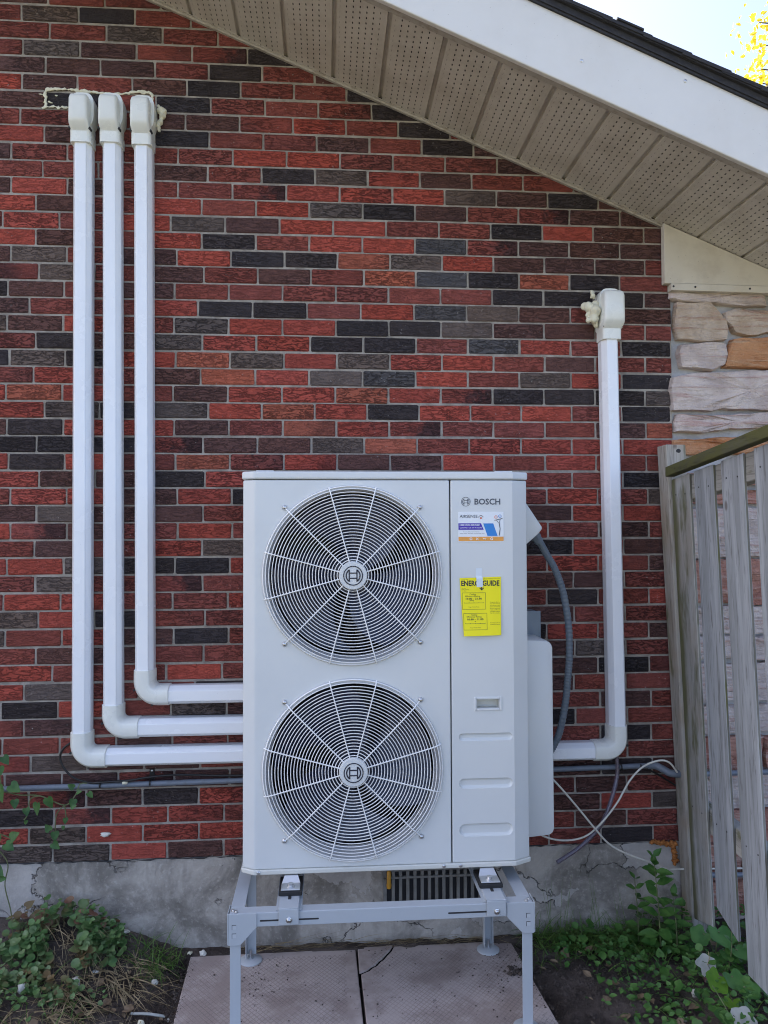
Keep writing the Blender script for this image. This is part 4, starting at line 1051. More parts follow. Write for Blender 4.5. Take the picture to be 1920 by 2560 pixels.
# ------------------------------------------------------------------ pipes and cables on the wall
p = thing('utility_pipe', (0.4, -0.03, 0.66), 'thin grey plastic pipe running low along the brick wall behind the heat pump', 'pipe')
m = MB(); m.tube([(-1.6, -0.030, .652), (-0.9, -0.030, .661), (-0.03, -0.030, .669), (0.5, -0.03, .672), (1.14, -0.030, .678), (1.57, -0.030, .683)], 0.0105, 12); m.build('straight_run', M['pipe'], p, 60)
m = MB(); m.tube(spline([(1.545, -0.03, .683), (1.575, -0.032, .683), (1.60, -0.05, .672), (1.622, -0.06, .661), (1.66, -0.06, .657)], 6), 0.0145, 12); m.build('elbow', M['pipe'], p, 60)
m = MB(); m.tube([(1.652, -0.06, .657), (1.72, -0.06, .655), (2.6, -0.06, .655)], 0.0105, 12); m.build('straight_run', M['pipe'], p, 60)
for x in (-0.557, 1.435, 1.513):
    m = MB(); m.tube([(x - .003, -0.030, .668 + (.011 if x > 1 else 0)), (x + .003, -0.030, .668 + (.011 if x > 1 else 0))], 0.0135, 12); m.build('band', M['black'], p, 60)
m = MB(); m.box(-0.384, -0.366, -0.004, 0.001, 0.672, 0.712); cl_ = m.build('clip', M['black'], p); m = MB(); m.lathe((-0.375, -0.004, 0.706), [(0.0045, 0), (0.004, -0.003), (0.002, -0.004)], 'y', 10); m.build('screw', M['screw'], cl_)
m = MB(); m.tube([(-0.378, -.03, .6695), (-0.372, -.03, .6695)], .0125, 12); m.build('band', M['black'], p, 60)
c = MB(); c.tube(spline([(-0.63, -0.02, .845), (-0.672, -0.03, .821), (-0.697, -0.032, .798), (-0.704, -0.03, .764), (-0.684, -0.03, .723), (-0.648, -0.03, .692), (-0.590, -0.034, .676), (-0.555, -0.043, .6795), (-0.449, -0.043, .684), (-0.382, -0.042, .693), (-0.27, -0.038, .698), (-0.031, -0.038, .690), (0.3, -0.03, .70)], 8), 0.0042, 8)
tag(c.build('black_cable', M['black'], None, 60), 'thin black cable looping out from under the lowest white pipe cover', 'cable')
c = MB(); c.tube(spline([(1.03, -0.05, .80), (1.12, -0.11, .688), (1.175, -0.12, .627), (1.24, -0.118, .55), (1.299, -0.112, .478), (1.358, -0.10, .413), (1.429, -0.09, .370), (1.522, -0.08, .331), (1.60, -0.06, .293), (1.70, -0.05, .284), (2.3, -0.05, .272)], 8), 0.0038, 8)
tag(c.build('white_cable', M['whitecable'], None, 60), 'thin white cable sloping down from the heat pump towards the foot of the fence', 'cable')
c = MB(); c.tube(spline([(1.02, -0.06, .52), (1.075, -0.085, .468), (1.125, -0.09, .439), (1.197, -0.092, .428), (1.269, -0.09, .44), (1.33, -0.088, .484), (1.397, -0.086, .561), (1.447, -0.085, .642), (1.502, -0.08, .693), (1.564, -0.085, .718), (1.605, -0.09, .711), (1.64, -0.08, .67)], 8), 0.0038, 8)
tag(c.build('white_cable', M['whitecable'], None, 60), 'thin white cable sagging low then arching up over the grey pipe to the fence post', 'cable')
c = MB(); c.tube(spline([(1.41, -0.05, .75), (1.412, -0.055, .67), (1.393, -0.065, .599), (1.354, -0.075, .506), (1.311, -0.08, .449), (1.243, -0.085, .393), (1.158, -0.088, .344)], 8), 0.0078, 10)
tag(c.build('drain_hose', M['hose'], None, 60), 'clear plastic drain hose curving down and left below the right pipe cover', 'hose')
c = MB(); c.tube([(1.54, -0.028, .672), (1.60, -0.02, .638), (1.66, -0.02, .60)], 0.004, 6)
tag(c.build('black_cable', M['black'], None, 60), 'short black cable hanging from the grey pipe elbow beside the fence post', 'cable')
c = MB(); c.tube([(1.70, -0.055, .262), (2.4, -0.055, .245)], 0.010, 10)
tag(c.build('utility_pipe', M['pipe'], None, 60), 'short grey pipe low on the stone wall behind the fence boards', 'pipe')
fx = thing('flexible_conduit', (1.1, -0.2, .75), 'ribbed grey flexible conduit curving down the right side of the heat pump', 'conduit')
pts = spline([(1.030, -0.262, 1.600), (1.060, -0.25, 1.563), (1.088, -0.235, 1.520), (1.126, -0.215, 1.462), (1.160, -0.20, 1.373), (1.181, -0.19, 1.253), (1.184, -0.185, 1.139), (1.180, -0.175, 1.054), (1.175, -0.16, .963), (1.160, -0.14, .858), (1.135, -0.12, .785), (1.10, -0.11, .735), (1.05, -0.11, .70)], 30)
c = MB(); c.tube(pts, [0.0135 if (i // 2) % 2 else 0.0122 for i in range(len(pts))], 12); c.build('ribbed_hose', M['flex'], fx, 80)
c = MB(); c.tube([(1.018, -0.264, 1.612), (1.030, -0.262, 1.600)], 0.023, 16); c.tube([(1.0302, -0.262, 1.5998), (1.044, -0.257, 1.582)], 0.0205, 8); c.tube([(1.0442, -0.257, 1.5818), (1.055, -0.253, 1.568)], 0.017, 16); c.build('connector', M['flex'], fx, 40)
b = thing('disconnect_box', (1.01, -0.06, 1.1), 'grey metal electrical box on the bricks half hidden behind the heat pump', 'electrical box')
m = MB(); m.box(0.93, 1.094, -0.11, 0.0, 1.10, 1.300); m.build('enclosure', M['box'], b, None, 0.004)
m = MB(); m.box(0.926, 1.0965, -0.119, -0.1105, 1.094, 1.304); m.build('door', M['box'], b, None, 0.003)
c = MB(); c.tube(spline([(0.985, -0.16, 1.56), (1.015, -0.15, 1.50), (1.02, -0.13, 1.42), (1.005, -0.11, 1.36), (0.99, -0.08, 1.30)], 8), 0.009, 8)
tag(c.build('black_cable', M['black'], None, 60), 'thick black cable looping behind the right edge of the heat pump', 'cable')
c = MB(); c.lathe((0.521, -0.03, 0.245), [(0.008, 0), (0.010, 0.012), (0.008, 0.02), (0.0085, 0.06), (0.005, 0.066)], 'z', 14)
tag(c.build('valve_handle', M['yellowplastic'], None, 40), 'small amber plastic handle at the left end of the grey wall vent', 'handle')

# energy label taped to the service panel
lab = thing('energy_label', (0.80, -0.433, 1.255), 'bright yellow energy rating label taped to the right panel of the heat pump', 'label')
def lab_y(x, z):
    v = max(0, (1.452 - z) / 0.197); u = (x - 0.731) / 0.141
    return -0.4325 - 0.010 * v ** 2.2 * (0.55 + 0.45 * math.cos((u - 0.35) * 2.4)) - 0.0006 * math.sin(u * 9)
vs = []; fs = []; nu, nv = 16, 20
for j in range(nv + 1):
    v = j / nv
    for i in range(nu + 1):
        u = i / nu
        x = (0.731 + 0.012 * v) * (1 - u) + (0.872 - 0.002 * v) * u; zz = (1.449 - 0.194 * v) * (1 - u) + (1.453 - 0.196 * v) * u
        vs.append((x, lab_y(x, zz), zz))
for j in range(nv):
    for i in range(nu): q = j * (nu + 1) + i; fs.append((q, q + 1, q + nu + 2, q + nu + 1))
n0 = len(vs)
vs += [(a, b_ + 0.0004, c_) for a, b_, c_ in vs]; fs += [tuple(i + n0 for i in f)[::-1] for f in fs]
m = MB(); m.add(vs, fs); paper = m.build('paper', M['labelyellow'], lab, 60, fix=False)
def on_label(o, off=0.0006):
    c = WLOC[o.name]
    for v in o.data.vertices: v.co.y = lab_y(v.co.x + c.x, v.co.z + c.z) - off - c.y
    return o
def lt(s, x, z, h, w, bold=0.0, align='LEFT'): on_label(text_mb(s, x, -0.44, z, h, M['inkdark'], 'lettering', paper, w, bold, align))
lt('ENERGYGUIDE', 0.7365, 1.4232, 0.0172, 0.130, 0.03)
lt('U.S. Government', 0.737, 1.4445, 0.0022, 0.022); lt('Federal law prohibits removal of this label before consumer purchase.', 0.80, 1.4455, 0.0022, 0.068)
lt('Heat Pump', 0.738, 1.414, 0.0024, 0.013); lt('Cooling and Heating', 0.738, 1.4095, 0.0024, 0.024); lt('Split System', 0.738, 1.405, 0.0024, 0.016)
lt('Cooling', 0.775, 1.3922, 0.0052, 0.021, 0, 'CENTER'); lt('Efficiency Rating', 0.775, 1.3858, 0.0048, 0.050, 0, 'CENTER'); lt('19.00 - 21.80', 0.779, 1.3768, 0.0058, 0.055, 0.02, 'CENTER')
lt('Heating', 0.779, 1.3235, 0.0052, 0.021, 0, 'CENTER'); lt('Efficiency Rating', 0.779, 1.3172, 0.0048, 0.050, 0, 'CENTER'); lt('10.80 - 11.00', 0.783, 1.3082, 0.0058, 0.055, 0.02, 'CENTER')
lt('Range of Similar Models', 0.779, 1.351, 0.0026, 0.036, 0, 'CENTER'); lt('Range of Similar Models', 0.783, 1.282, 0.0026, 0.036, 0, 'CENTER')
for i, s in enumerate(("This system's efficiency", 'ratings depend on the coil', 'your contractor installs', 'with this unit. The heating', 'efficiency rating varies', 'slightly in different', 'geographic regions.', 'Ask for details.')):
    lt(s, 0.833, 1.3665 - i * 0.0052, 0.0026, 0.034)
lt('For energy cost info, visit', 0.834, 1.298, 0.0024, 0.033); lt('productinfo.energy.gov', 0.834, 1.293, 0.0024, 0.033, 0.015)
m = MB()
def ln(x0, z0, x1, z1, w=0.0005):
    d = Vector((x1 - x0, z1 - z0)).normalized(); nn = Vector((-d.y, d.x)) * w; k = 8
    vs = []; fs = []
    for i in range(k + 1):
        px_, pz_ = x0 + (x1 - x0) * i / k, z0 + (z1 - z0) * i / k; vs += [(px_ + nn.x, -.44, pz_ + nn.y), (px_ - nn.x, -.44, pz_ - nn.y)]
    for i in range(k): fs.append((2 * i, 2 * i + 1, 2 * i + 3, 2 * i + 2))
    m.add(vs, fs)
for (x0, x1, z0, z1, zl) in ((0.7395, 0.8190, 1.3445, 1.3995, 1.3655), (0.7435, 0.8225, 1.2760, 1.3310, 1.2965)):
    ln(x0, z0, x1, z0); ln(x0, z1, x1, z1); ln(x0, z0, x0, z1); ln(x1, z0, x1, z1); ln(x0 + .006, zl, x1 - .006, zl)
    for k in range(5): xx = x0 + .006 + (x1 - x0 - .012) * k / 4; ln(xx, zl, xx, zl + .0025)
for (xa, za) in ((0.7655, 1.3735), (0.7775, 1.3735), (0.7825, 1.3045)): m.add([(xa - .002, -.44, za), (xa + .002, -.44, za), (xa, -.44, za - .003)], [(0, 1, 2)])
ln(.7655, 1.3735, .7775, 1.3735, .0006)
m.add([(.798, -.44, 1.4145), (.806, -.44, 1.407), (.814, -.44, 1.4145), (.8115, -.44, 1.4165), (.8075, -.44, 1.413), (.8075, -.44, 1.4215), (.8045, -.44, 1.4215), (.8045, -.44, 1.413), (.8005, -.44, 1.4165)], [(0, 1, 2, 3, 4, 5, 6, 7, 8)])
on_label(m.build('printed_lines', M['inkdark'], paper, fix=False))
m = MB(); m.add([(0.787, YF - 0.0008, 1.482), (0.8085, YF - 0.0008, 1.4825), (0.8085, YF - 0.0009, 1.456), (0.8095, -0.4348, 1.448), (0.8100, -0.4350, 1.419), (0.7885, -0.4350, 1.4185), (0.788, -0.4348, 1.447), (0.787, YF - 0.0009, 1.456)], [(0, 1, 2, 7), (7, 2, 3, 6), (6, 3, 4, 5)])
m.build('tape', M['tape'], lab, fix=False)

# ------------------------------------------------------------------ spray foam
def melt(o, size=0.0035, it=6):
    md = o.modifiers.new('melt', 'REMESH'); md.mode = 'VOXEL'; md.voxel_size = size
    sm = o.modifiers.new('soft', 'SMOOTH'); sm.factor = 0.5; sm.iterations = it
    dg = bpy.context.evaluated_depsgraph_get(); dg.update()
    me = bpy.data.meshes.new_from_object(o.evaluated_get(dg)); o.modifiers.clear(); old = o.data; o.data = me; bpy.data.meshes.remove(old)
    o.data.polygons.foreach_set('use_smooth', [True] * len(o.data.polygons)); return o
def foam_line(pts, r, seed):
    rr = random.Random(seed); P = spline(pts, 10)
    P = [p + Vector((rr.uniform(-.003, .003), rr.uniform(-.002, .001), rr.uniform(-.003, .003))) for p in P]
    mb = MB(); mb.tube(P, [r * rr.uniform(.5, 1.5) for _ in P], 8)
    for v in mb.v: v.y = -.001 + (v.y + .001) * .55
    return mb
m = foam_line([(-0.787, -.001, 3.243), (-0.787, -.001, 3.275), (-0.785, -.001, 3.309), (-0.725, -.001, 3.314), (-0.656, -.001, 3.309), (-0.587, -.001, 3.305), (-0.52, -.001, 3.302), (-0.459, -.001, 3.313), (-0.394, -.001, 3.313), (-0.385, -.001, 3.27)], .0052, 3)
m2 = foam_line([(-0.787, -.001, 3.243), (-0.74, -.001, 3.243), (-0.69, -.001, 3.246)], .0042, 4); m.add(m2.v, m2.f)
for bx, bz, br in ((-0.345, 3.215, .013), (-0.350, 3.235, .016), (-0.338, 3.232, .012), (-0.352, 3.19, .011), (-0.36, 3.175, .009), (-0.545, 3.17, .014), (-0.455, 3.21, .014), (-0.453, 3.18, .014)):
    m.blob((bx, -.016, bz), (br, br * 1.2, br), 2, .12)
for p_ in ((-.775, 3.312), (-.74, 3.314), (-.70, 3.313), (-.67, 3.312), (-.63, 3.309), (-.56, 3.306), (-.50, 3.306), (-.45, 3.315), (-.42, 3.315), (-.787, 3.29), (-.788, 3.26), (-.76, 3.242)):
    for q in range(4): m.blob((p_[0] + RND.gauss(0, .014), -.001, p_[1] + RND.gauss(0, .0025)), (RND.uniform(.004, .011), .004, RND.uniform(.002, .0055)), 1, .25)
for bx, bz, br in ((-0.345, 3.215, .013), (-0.350, 3.235, .016), (-0.36, 3.175, .010)):
    for q in range(4): m.blob((bx + RND.gauss(0, .008), -.018, bz + RND.gauss(0, .009)), br * RND.uniform(.4, .8), 1, .2)
tag(melt(m.build('spray_foam', M['foam'], None, 70), .0026, 2), 'pale yellow spray foam bead outlining a brick around the three pipe cover tops', 'foam')
sf = thing('spray_foam', (1.39, -.02, 2.41), 'lumpy pale spray foam squeezed out around the right pipe cover top', 'foam')
for grp in (((1.310, -.03, 2.500, .015), (1.322, -.045, 2.495, .019), (1.345, -.06, 2.475, .022), (1.340, -.055, 2.445, .018), (1.338, -.045, 2.487, .020), (1.330, -.04, 2.470, .014), (1.342, -.045, 2.460, .019), (1.346, -.04, 2.440, .015), (1.352, -.04, 2.423, .011), (1.352, -.035, 2.50, .02)),
            ((1.452, -.03, 2.497, .014), (1.457, -.035, 2.478, .015), (1.452, -.03, 2.455, .012)), ((1.345, -.03, 2.545, .010), (1.346, -.02, 2.560, .009)), ((1.440, -.02, 2.560, .011), (1.43, -.02, 2.566, .008))):
    m = MB()
    for bx, by, bz, r in grp: m.blob((bx, by, bz), (r, r, r * 1.1), 2, .10)
    for bx, by, bz, r in grp:
        for q in range(3): m.blob((bx + RND.gauss(0, r * .6), by + abs(RND.gauss(0, r * .5)), bz + RND.gauss(0, r * .6)), r * RND.uniform(.4, .75), 1, .15)
    melt(m.build('foam_blob', M['foam'], sf, 70), .0028, 3)
m = MB()
rr = random.Random(9)
for k in range(26):
    t = k / 25
    if t < .55: q = t / .55; c_ = (1.565 + .10 * q, -.008, .378 - .012 * q + rr.uniform(-.008, .003))
    else: q = (t - .55) / .45; c_ = (1.655 + rr.uniform(-.008, .008), -.01, .37 - .08 * q)
    m.blob(c_, (rr.uniform(.008, .014), .012, rr.uniform(.007, .013)), 1, .3)
tag(m.build('old_foam', M['orangefoam'], None, 70), 'crumbling orange foam at the brick corner beside the fence post', 'foam')

# ------------------------------------------------------------------ paving slabs
def slab(pl, z0, z1): mb = MB(); mb.prism(pl, 'z', z0, z1); return mb
s1 = slab([(-0.222, -0.046), (0.3915, -0.040), (0.404, -0.68), (-0.200, -0.70)], -0.03, 0.030)
o = tag(s1.build('paving_slab', M['slab'], None, None, 0.003, 1), 'left concrete paving slab with criss-cross pattern under the pump stand', 'paving slab', 'paving slabs under the stand')
t = thing('paving_slab', (0.70, -0.36, -0.03), 'right concrete paving slab cracked across its back left corner', 'paving slab', 'paving slabs under the stand')
crk = [(0.5365, -0.034), (0.524, -0.066), (0.507, -0.092), (0.490, -0.122), (0.478, -0.134), (0.463, -0.160), (0.446, -0.172), (0.433, -0.190), (0.4035, -0.208)]
g1 = [(x - .0030, y + .0026) for x, y in crk]; g2 = [(x + .0026, y - .0030) for x, y in crk]
cs_ = MB()
cs_.prism([(x - .005, y + .005) for x, y in crk] + [(x + .005, y - .005) for x, y in crk][::-1], 'z', -0.02, 0.0262); cs_.build('crack_shade_strip', M['crack'], t)  # near-black strip just below the slab top stands in for the crack's shade
slab([(0.4005, -0.038)] + g1, -0.03, 0.0315).build('slab_piece', M['slab'], t, None, 0.002, 1)
slab([(0.988, -0.030)] + [g2[0]] + g2[1:] + [(0.4145, -0.68), (1.035, -0.70)], -0.03, 0.0295).build('slab_piece', M['slab'], t, None, 0.002, 1)

# ------------------------------------------------------------------ fence
fence = thing('wooden_fence', (1.68, -0.7, 0.0), 'weathered grey board fence with a mossy top rail running out from the house corner', 'fence')
def fx_(z): return 1.62 + 0.065 * (1.85 - z) / 1.65
def board(y0, y1, zb, top, th, off=0.0, name='board', mat='wood', cutb=0.0):
    m = MB(); rr = random.Random(int(-y0 * 1000) + 3); vs = []
    rows = [zb + (top - zb) * k / 5 for k in range(6)]
    for k, z in enumerate(rows):
        w = rr.uniform(-.002, .002) if 0 < k < 5 else 0
        for (yy, dx) in ((y0, 0), (y1, 0), (y1, th), (y0, th)):
            zz = z
            if k == 0: zz = z + (cutb if yy == y0 else 0)
            if k == 5: zz = z + 0.095 * (y0 - yy)
            vs.append((fx_(zz) + off + dx + w, yy + w, zz))
    rs = [vs[i * 4:(i + 1) * 4] for i in range(6)]
    m.rings(rs); m.mi = [1 if i < 20 and i % 4 == 1 else 0 for i in range(len(m.f))]; return m.build(name, [M[mat], M['woodedge']], fence, None, 0.0022, 1)
m = MB()
vs = []
for z in (-0.05, 0.6, 1.2, 1.943):
    o_ = 0.070 * (1.9 - z) / 1.65
    vs.append([(1.606 + o_, -0.100, z), (1.686 + o_, -0.100, z), (1.686 + o_, -0.018, z), (1.606 + o_, -0.018, z)])
m.rings(vs); m.build('post', M['post'], fence, None, 0.004, 2)
m = MB(); m.blob((1.655, -.0995, 1.918), (.011, .0012, .009), 2, .1); m.build('knot', M['slot'], fence)
def zb_(y): return 1.815 + 0.098 * (-y - 0.11)
BY = [(-0.105, -0.250, 'wood_green'), (-0.288, -0.428, 'wood'), (-0.482, -0.622, 'wood'), (-0.686, -0.83, 'wood'), (-0.87, -1.02, 'wood'), (-1.06, -1.21, 'wood'), (-1.25, -1.40, 'wood'), (-1.44, -1.59, 'wood')]
for k, (a, b_, mt) in enumerate(BY):
    bo = board(a, b_, 0.16 if k == 0 else (.20 if k == 1 else .12), zb_(a) - 0.010, 0.011, 0.0, 'board', mt, -0.04 if k == 0 else (0.05 if k == 1 else 0))
    for yy in (a - .035, b_ + .035):
        for z in (zb_(a) - .07, 0.56):
            m = MB(); m.lathe((fx_(z) - .0008, yy, z), [(.003, 0), (.0028, -.0008)], 'x', 8); m.build('nail', M['slot'], bo)
m = MB()
m.rings([[(1.594, y, zb_(y)), (1.632, y, zb_(y)), (1.632, y, zb_(y) + .038), (1.594, y, zb_(y) + .038)] for y in (-0.112, -.4, -.8, -1.2, -1.65)])
m.build('top_rail', M['rail'], fence, None, 0.003, 2)
m = MB(); m.rings([[(fx_(zb_(y)) + .0125, y, zb_(y) - .105), (fx_(zb_(y)) + .060, y, zb_(y) - .105), (fx_(zb_(y)) + .060, y, zb_(y) - .012), (fx_(zb_(y)) + .0125, y, zb_(y) - .012)] for y in (-0.101, -.8, -1.65)])
m.build('back_rail', M['backrail'], fence, None, 0.003, 1)
m = MB(); m.rings([[(fx_(.55) + .0125, y, .495), (fx_(.55) + .060, y, .495), (fx_(.55) + .060, y, .585), (fx_(.55) + .0125, y, .585)] for y in (-0.101, -.8, -1.65)])
m.build('back_rail', M['backrail'], fence, None, 0.003, 1)
m = MB(); m.box(1.70, 1.79, -1.74, -1.65, -0.05, 1.98); m.build('post', M['post'], fence, None, 0.004, 2)

# ------------------------------------------------------------------ plants
def leaf_pts(kind):
    # outline in the local plane: x across, y along from the stalk, length about 1
    if kind == 'round':
        o = [(0.0, 0.10)] + [(0.52 * math.cos(rad(a)) * (1 + .05 * math.sin(9 * rad(a))), 0.46 + 0.5 * math.sin(rad(a)) * (1 + .04 * math.cos(8 * rad(a)))) for a in range(-70, 251, 32)]
    elif kind == 'heart':
        o = [(0, .08), (.2, -.03), (.38, .08), (.42, .3), (.3, .58), (.13, .84), (0, 1.0), (-.13, .84), (-.3, .58), (-.42, .3), (-.38, .08), (-.2, -.03)]
    elif kind == 'lance':
        o = [(0, 0), (.13, .14), (.27, .36), (.22, .62), (.11, .84), (0, 1.0), (-.11, .84), (-.22, .62), (-.27, .36), (-.13, .14)]
    else:   # lobed broad leaf
        o = [(0, .12)]
        for a in range(-62, 243, 16):
            k = 1.0 + 0.10 * math.cos(rad(a - 90) * 5.2); o.append((0.56 * k * math.cos(rad(a)), 0.46 + 0.54 * k * math.sin(rad(a))))
    return o
def leaf_geo(kind, cup=0.18, fold=0.12):
    o = leaf_pts(kind); c = (0, 0.42)
    vs = [(c[0], c[1], -cup * .5)]
    for x, y in o: vs.append((x, y, cup * ((x * x + (y - .42) ** 2) * 1.2 - .3) + fold * abs(x) - .12 * max(0, y - .55)))
    n = len(o); fs = [(0, 1 + i, 1 + (i + 1) % n) for i in range(n)]
    return [Vector(v) for v in vs], fs
LG = {k: leaf_geo(k) for k in ('round', 'heart', 'lance', 'broad')}
LG['heart'] = leaf_geo('heart', .1, .2); LG['lance'] = leaf_geo('lance', .1, .25)
def frame(dirv, upv):
    y = nrm(Vector(dirv)); u = Vector(upv); z = u - y * u.dot(y)
    z = nrm(z) if z.length > 1e-4 else Vector((0, -1, 0)); x = y.cross(z)
    return Matrix((x, y, z)).transposed()
def put_leaf(mb, kind, p, dirv, upv, size):
    Fm = frame(dirv, upv); vs, fs = LG[kind]
    mb.add([Vector(p) + Fm @ (v * size) for v in vs], fs)
LME = {}
def leaf_obj(kind, p, dirv, upv, size, mat, parent, name='leaf'):
    key = (kind, mat.name)
    if key not in LME:
        me = bpy.data.meshes.new('leaf'); me.from_pydata(LG[kind][0], [], LG[kind][1]); me.polygons.foreach_set('use_smooth', [True] * len(me.polygons)); me.materials.append(mat); LME[key] = me
    o = bpy.data.objects.new(name, LME[key]); COL.objects.link(o); place(o, parent, p)
    o.rotation_mode = 'QUATERNION'; o.rotation_quaternion = frame(dirv, upv).to_quaternion(); o.scale = (size, size, size); return o
R2 = random.Random(21)
def jv(s): return Vector((R2.uniform(-s, s), R2.uniform(-s, s), R2.uniform(-s, s)))
# climbing vine at the left edge
vine = thing('climbing_vine', (-0.86, -0.08, 0.15), 'thin green vine climbing over the grey pipe at the left edge of the wall', 'vine')
m = MB()
for pth in ([(-0.95, -.09, .66), (-0.891, -.085, .668), (-0.826, -.085, .655), (-0.756, -.085, .650), (-0.669, -.085, .614), (-0.636, -.07, .644), (-0.626, -.05, .677), (-0.60, -.05, .68)],
            [(-0.669, -.085, .614), (-0.698, -.085, .579), (-0.701, -.085, .507), (-0.694, -.085, .47)], [(-0.756, -.085, .650), (-0.79, -.085, .64), (-0.80, -.085, .585), (-0.812, -.085, .565)],
            [(-0.669, -.085, .614), (-0.662, -.085, .56)],
            [(-0.95, -.08, .50), (-0.889, -.085, .447), (-0.867, -.085, .403), (-0.877, -.085, .332), (-0.855, -.085, .238), (-0.845, -.09, .15)], [(-0.93, -.09, .80), (-0.90, -.09, .74), (-0.891, -.085, .668)], [(-.91, -.08, .52), (-.86, -.085, .50), (-.852, -.085, .47)]):
    P = spline(pth, 6); m.tube(P, .0021, 5)
m.build('stem', M['stem'], vine, 60)
for (x, z, s, dx, dz) in ((-.885, .80, .05, .6, -.8), (-.895, .765, .045, .2, -1), (-.895, .70, .085, .3, -1), (-.856, .70, .065, .9, -.5), (-.842, .645, .046, .2, -1), (-.756, .637, .062, .0, -1), (-.80, .615, .040, .3, -1), (-.728, .648, .058, .5, -1),
                         (-.630, .68, .036, -.6, .4), (-.634, .64, .045, -.1, -1), (-.580, .665, .036, .7, -.6), (-.712, .53, .040, -.5, .8), (-.700, .525, .046, .1, -1), (-.703, .49, .046, .6, -.5), (-.660, .575, .03, 0, -1),
                         (-.858, .50, .064, .8, .6), (-.872, .49, .056, .8, -.5), (-.905, .52, .05, .3, -1), (-.91, .40, .06, .7, -.4), (-.905, .37, .056, .8, -.1), (-.92, .62, .06, .5, -.8), (-.64, .612, .03, .8, .3), (-.80, .57, .022, 0, -1), (-.665, .55, .022, .1, -1), (-.62, .667, .03, .8, .2)):
    leaf_obj('heart', (x, -.092 - R2.uniform(0, .02), z), (dx, R2.uniform(-.35, -.05), dz), Vector((R2.uniform(-.7, .7), -1, R2.uniform(.1, .9))), s * .78, M['vineleaf'], vine)
# ground ivy (too many leaves to count)
m = MB(); m2 = MB()
m3 = MB(); m4 = MB()
for k in range(1800):
    x = -0.46 - abs(R2.gauss(0, .30)); y = -0.02 - abs(R2.gauss(0, .17)) - R2.uniform(0, .06)
    if x < -1.7 or y < -0.85: continue
    if x > -0.55 and y < -0.18 - (x + .55) * -1.2 and R2.random() < .8: continue
    if y < -.36 and R2.random() < .8: continue
    if mnoise.noise(Vector((x * 7, y * 7, 3))) < -.12: continue
    h = R2.uniform(.012, .075) * (1 if x < -.55 else .7) * (1.25 if y > -.2 else .75)
    p = Vector((x, y, ground_z(x, y) + h)); s = R2.choice([R2.uniform(.010, .024), R2.uniform(.018, .036)]) * (1.1 if y > -.25 else .8)
    put_leaf((m4 if (y > -.10 and R2.random() < .16) else (m if R2.random() < .72 else m3)), R2.choice(['round', 'round', 'round', 'heart']), p, (R2.uniform(-1, 1), R2.uniform(-1, .4), R2.uniform(-.2, .25)), (R2.uniform(-.6, .6), R2.uniform(-1.1, .1), 1), s)
    if k % 4 == 0: m2.tube([(x + R2.uniform(-.02, .02), y + .01, ground_z(x, y)), p], .0011, 4)
tag(m.build('ground_ivy', M['ivy'], None, 60, fix=False), 'patch of round leaved green ground ivy at the foot of the wall on the left', 'ground cover', kind='stuff')
tag(m3.build('ground_ivy', M['ivy2'], None, 60, fix=False), 'paler leaves mixed through the ground ivy patch on the left', 'ground cover', kind='stuff')
tag(m4.build('ground_ivy', M['ivyred'], None, 60, fix=False), 'reddish leaves at the top of the ground ivy patch against the wall', 'ground cover', kind='stuff')
tag(m2.build('ivy_stalks', M['stem'], None, 60), 'thin stalks of the ground ivy patch on the left', 'ground cover', kind='stuff')
def blade(mb, p, d, L_, w, droop, n=5):
    p = Vector(p); d = nrm(Vector(d)); side = nrm(d.cross(Vector((R2.uniform(-.4, .4), R2.uniform(-.4, .4), 1)))) if abs(d.z) < .95 else Vector((1, 0, 0))
    vs = []; q = p.copy()
    for i in range(n + 1):
        t = i / n; ww = w * (1 - t * .85)
        vs += [q - side * ww, q + side * ww]
        d = nrm(d + Vector((0, 0, -droop / n))); q = q + d * (L_ / n)
        gz = ground_z(q.x, q.y) + .003
        if q.z < gz: q.z = gz
    mb.add(vs, [(2 * i, 2 * i + 1, 2 * i + 3, 2 * i + 2) for i in range(n)])
m = MB()
for k in range(1300):
    x = -0.28 - abs(R2.gauss(0, .34)); y = -0.05 - abs(R2.gauss(0, .28)); 
    if y < -.9 or x < -1.5: continue
    if x > -.36 and R2.random() < .82: continue
    if mnoise.noise(Vector((x * 6, y * 6, 9))) < -.15: continue
    a = R2.uniform(0, 6.28) if R2.random() < .5 else R2.gauss(-.5, .5)
    blade(m, (x, y, ground_z(x, y) + R2.uniform(.004, .03)), (math.cos(a), math.sin(a), R2.uniform(-.1, .5)), R2.choice([R2.uniform(.03, .09), R2.uniform(.08, .22)]), R2.choice([.0006, .0009, .0012, .0020, .0028]), R2.uniform(.3, 1.4))
for k in range(130):
    x = R2.uniform(-.02, 1.0); y = R2.uniform(-.045, -.012); a = R2.choice([0, math.pi]) + R2.gauss(0, .18)
    blade(m, (x, y, .03 + R2.uniform(0, .02)), (math.cos(a), min(math.sin(a), .05), R2.uniform(.0, .5)), R2.uniform(.05, .16), R2.uniform(.0008, .0016), R2.uniform(.3, 1.2))
for q in ((.08, -.045, .034, .22, .0022), (.16, -.04, .034, .2, .0018), (.02, -.045, .034, .18, .0016)):
    blade(m, q[:3], (1, .02, .30), q[3] + .08, q[4], .1, 6)
tag(m.build('dry_straw', M['straw'], None, 60, fix=False), 'scattered dry straw and dead grass lying on the soil by the wall', 'straw', kind='stuff')
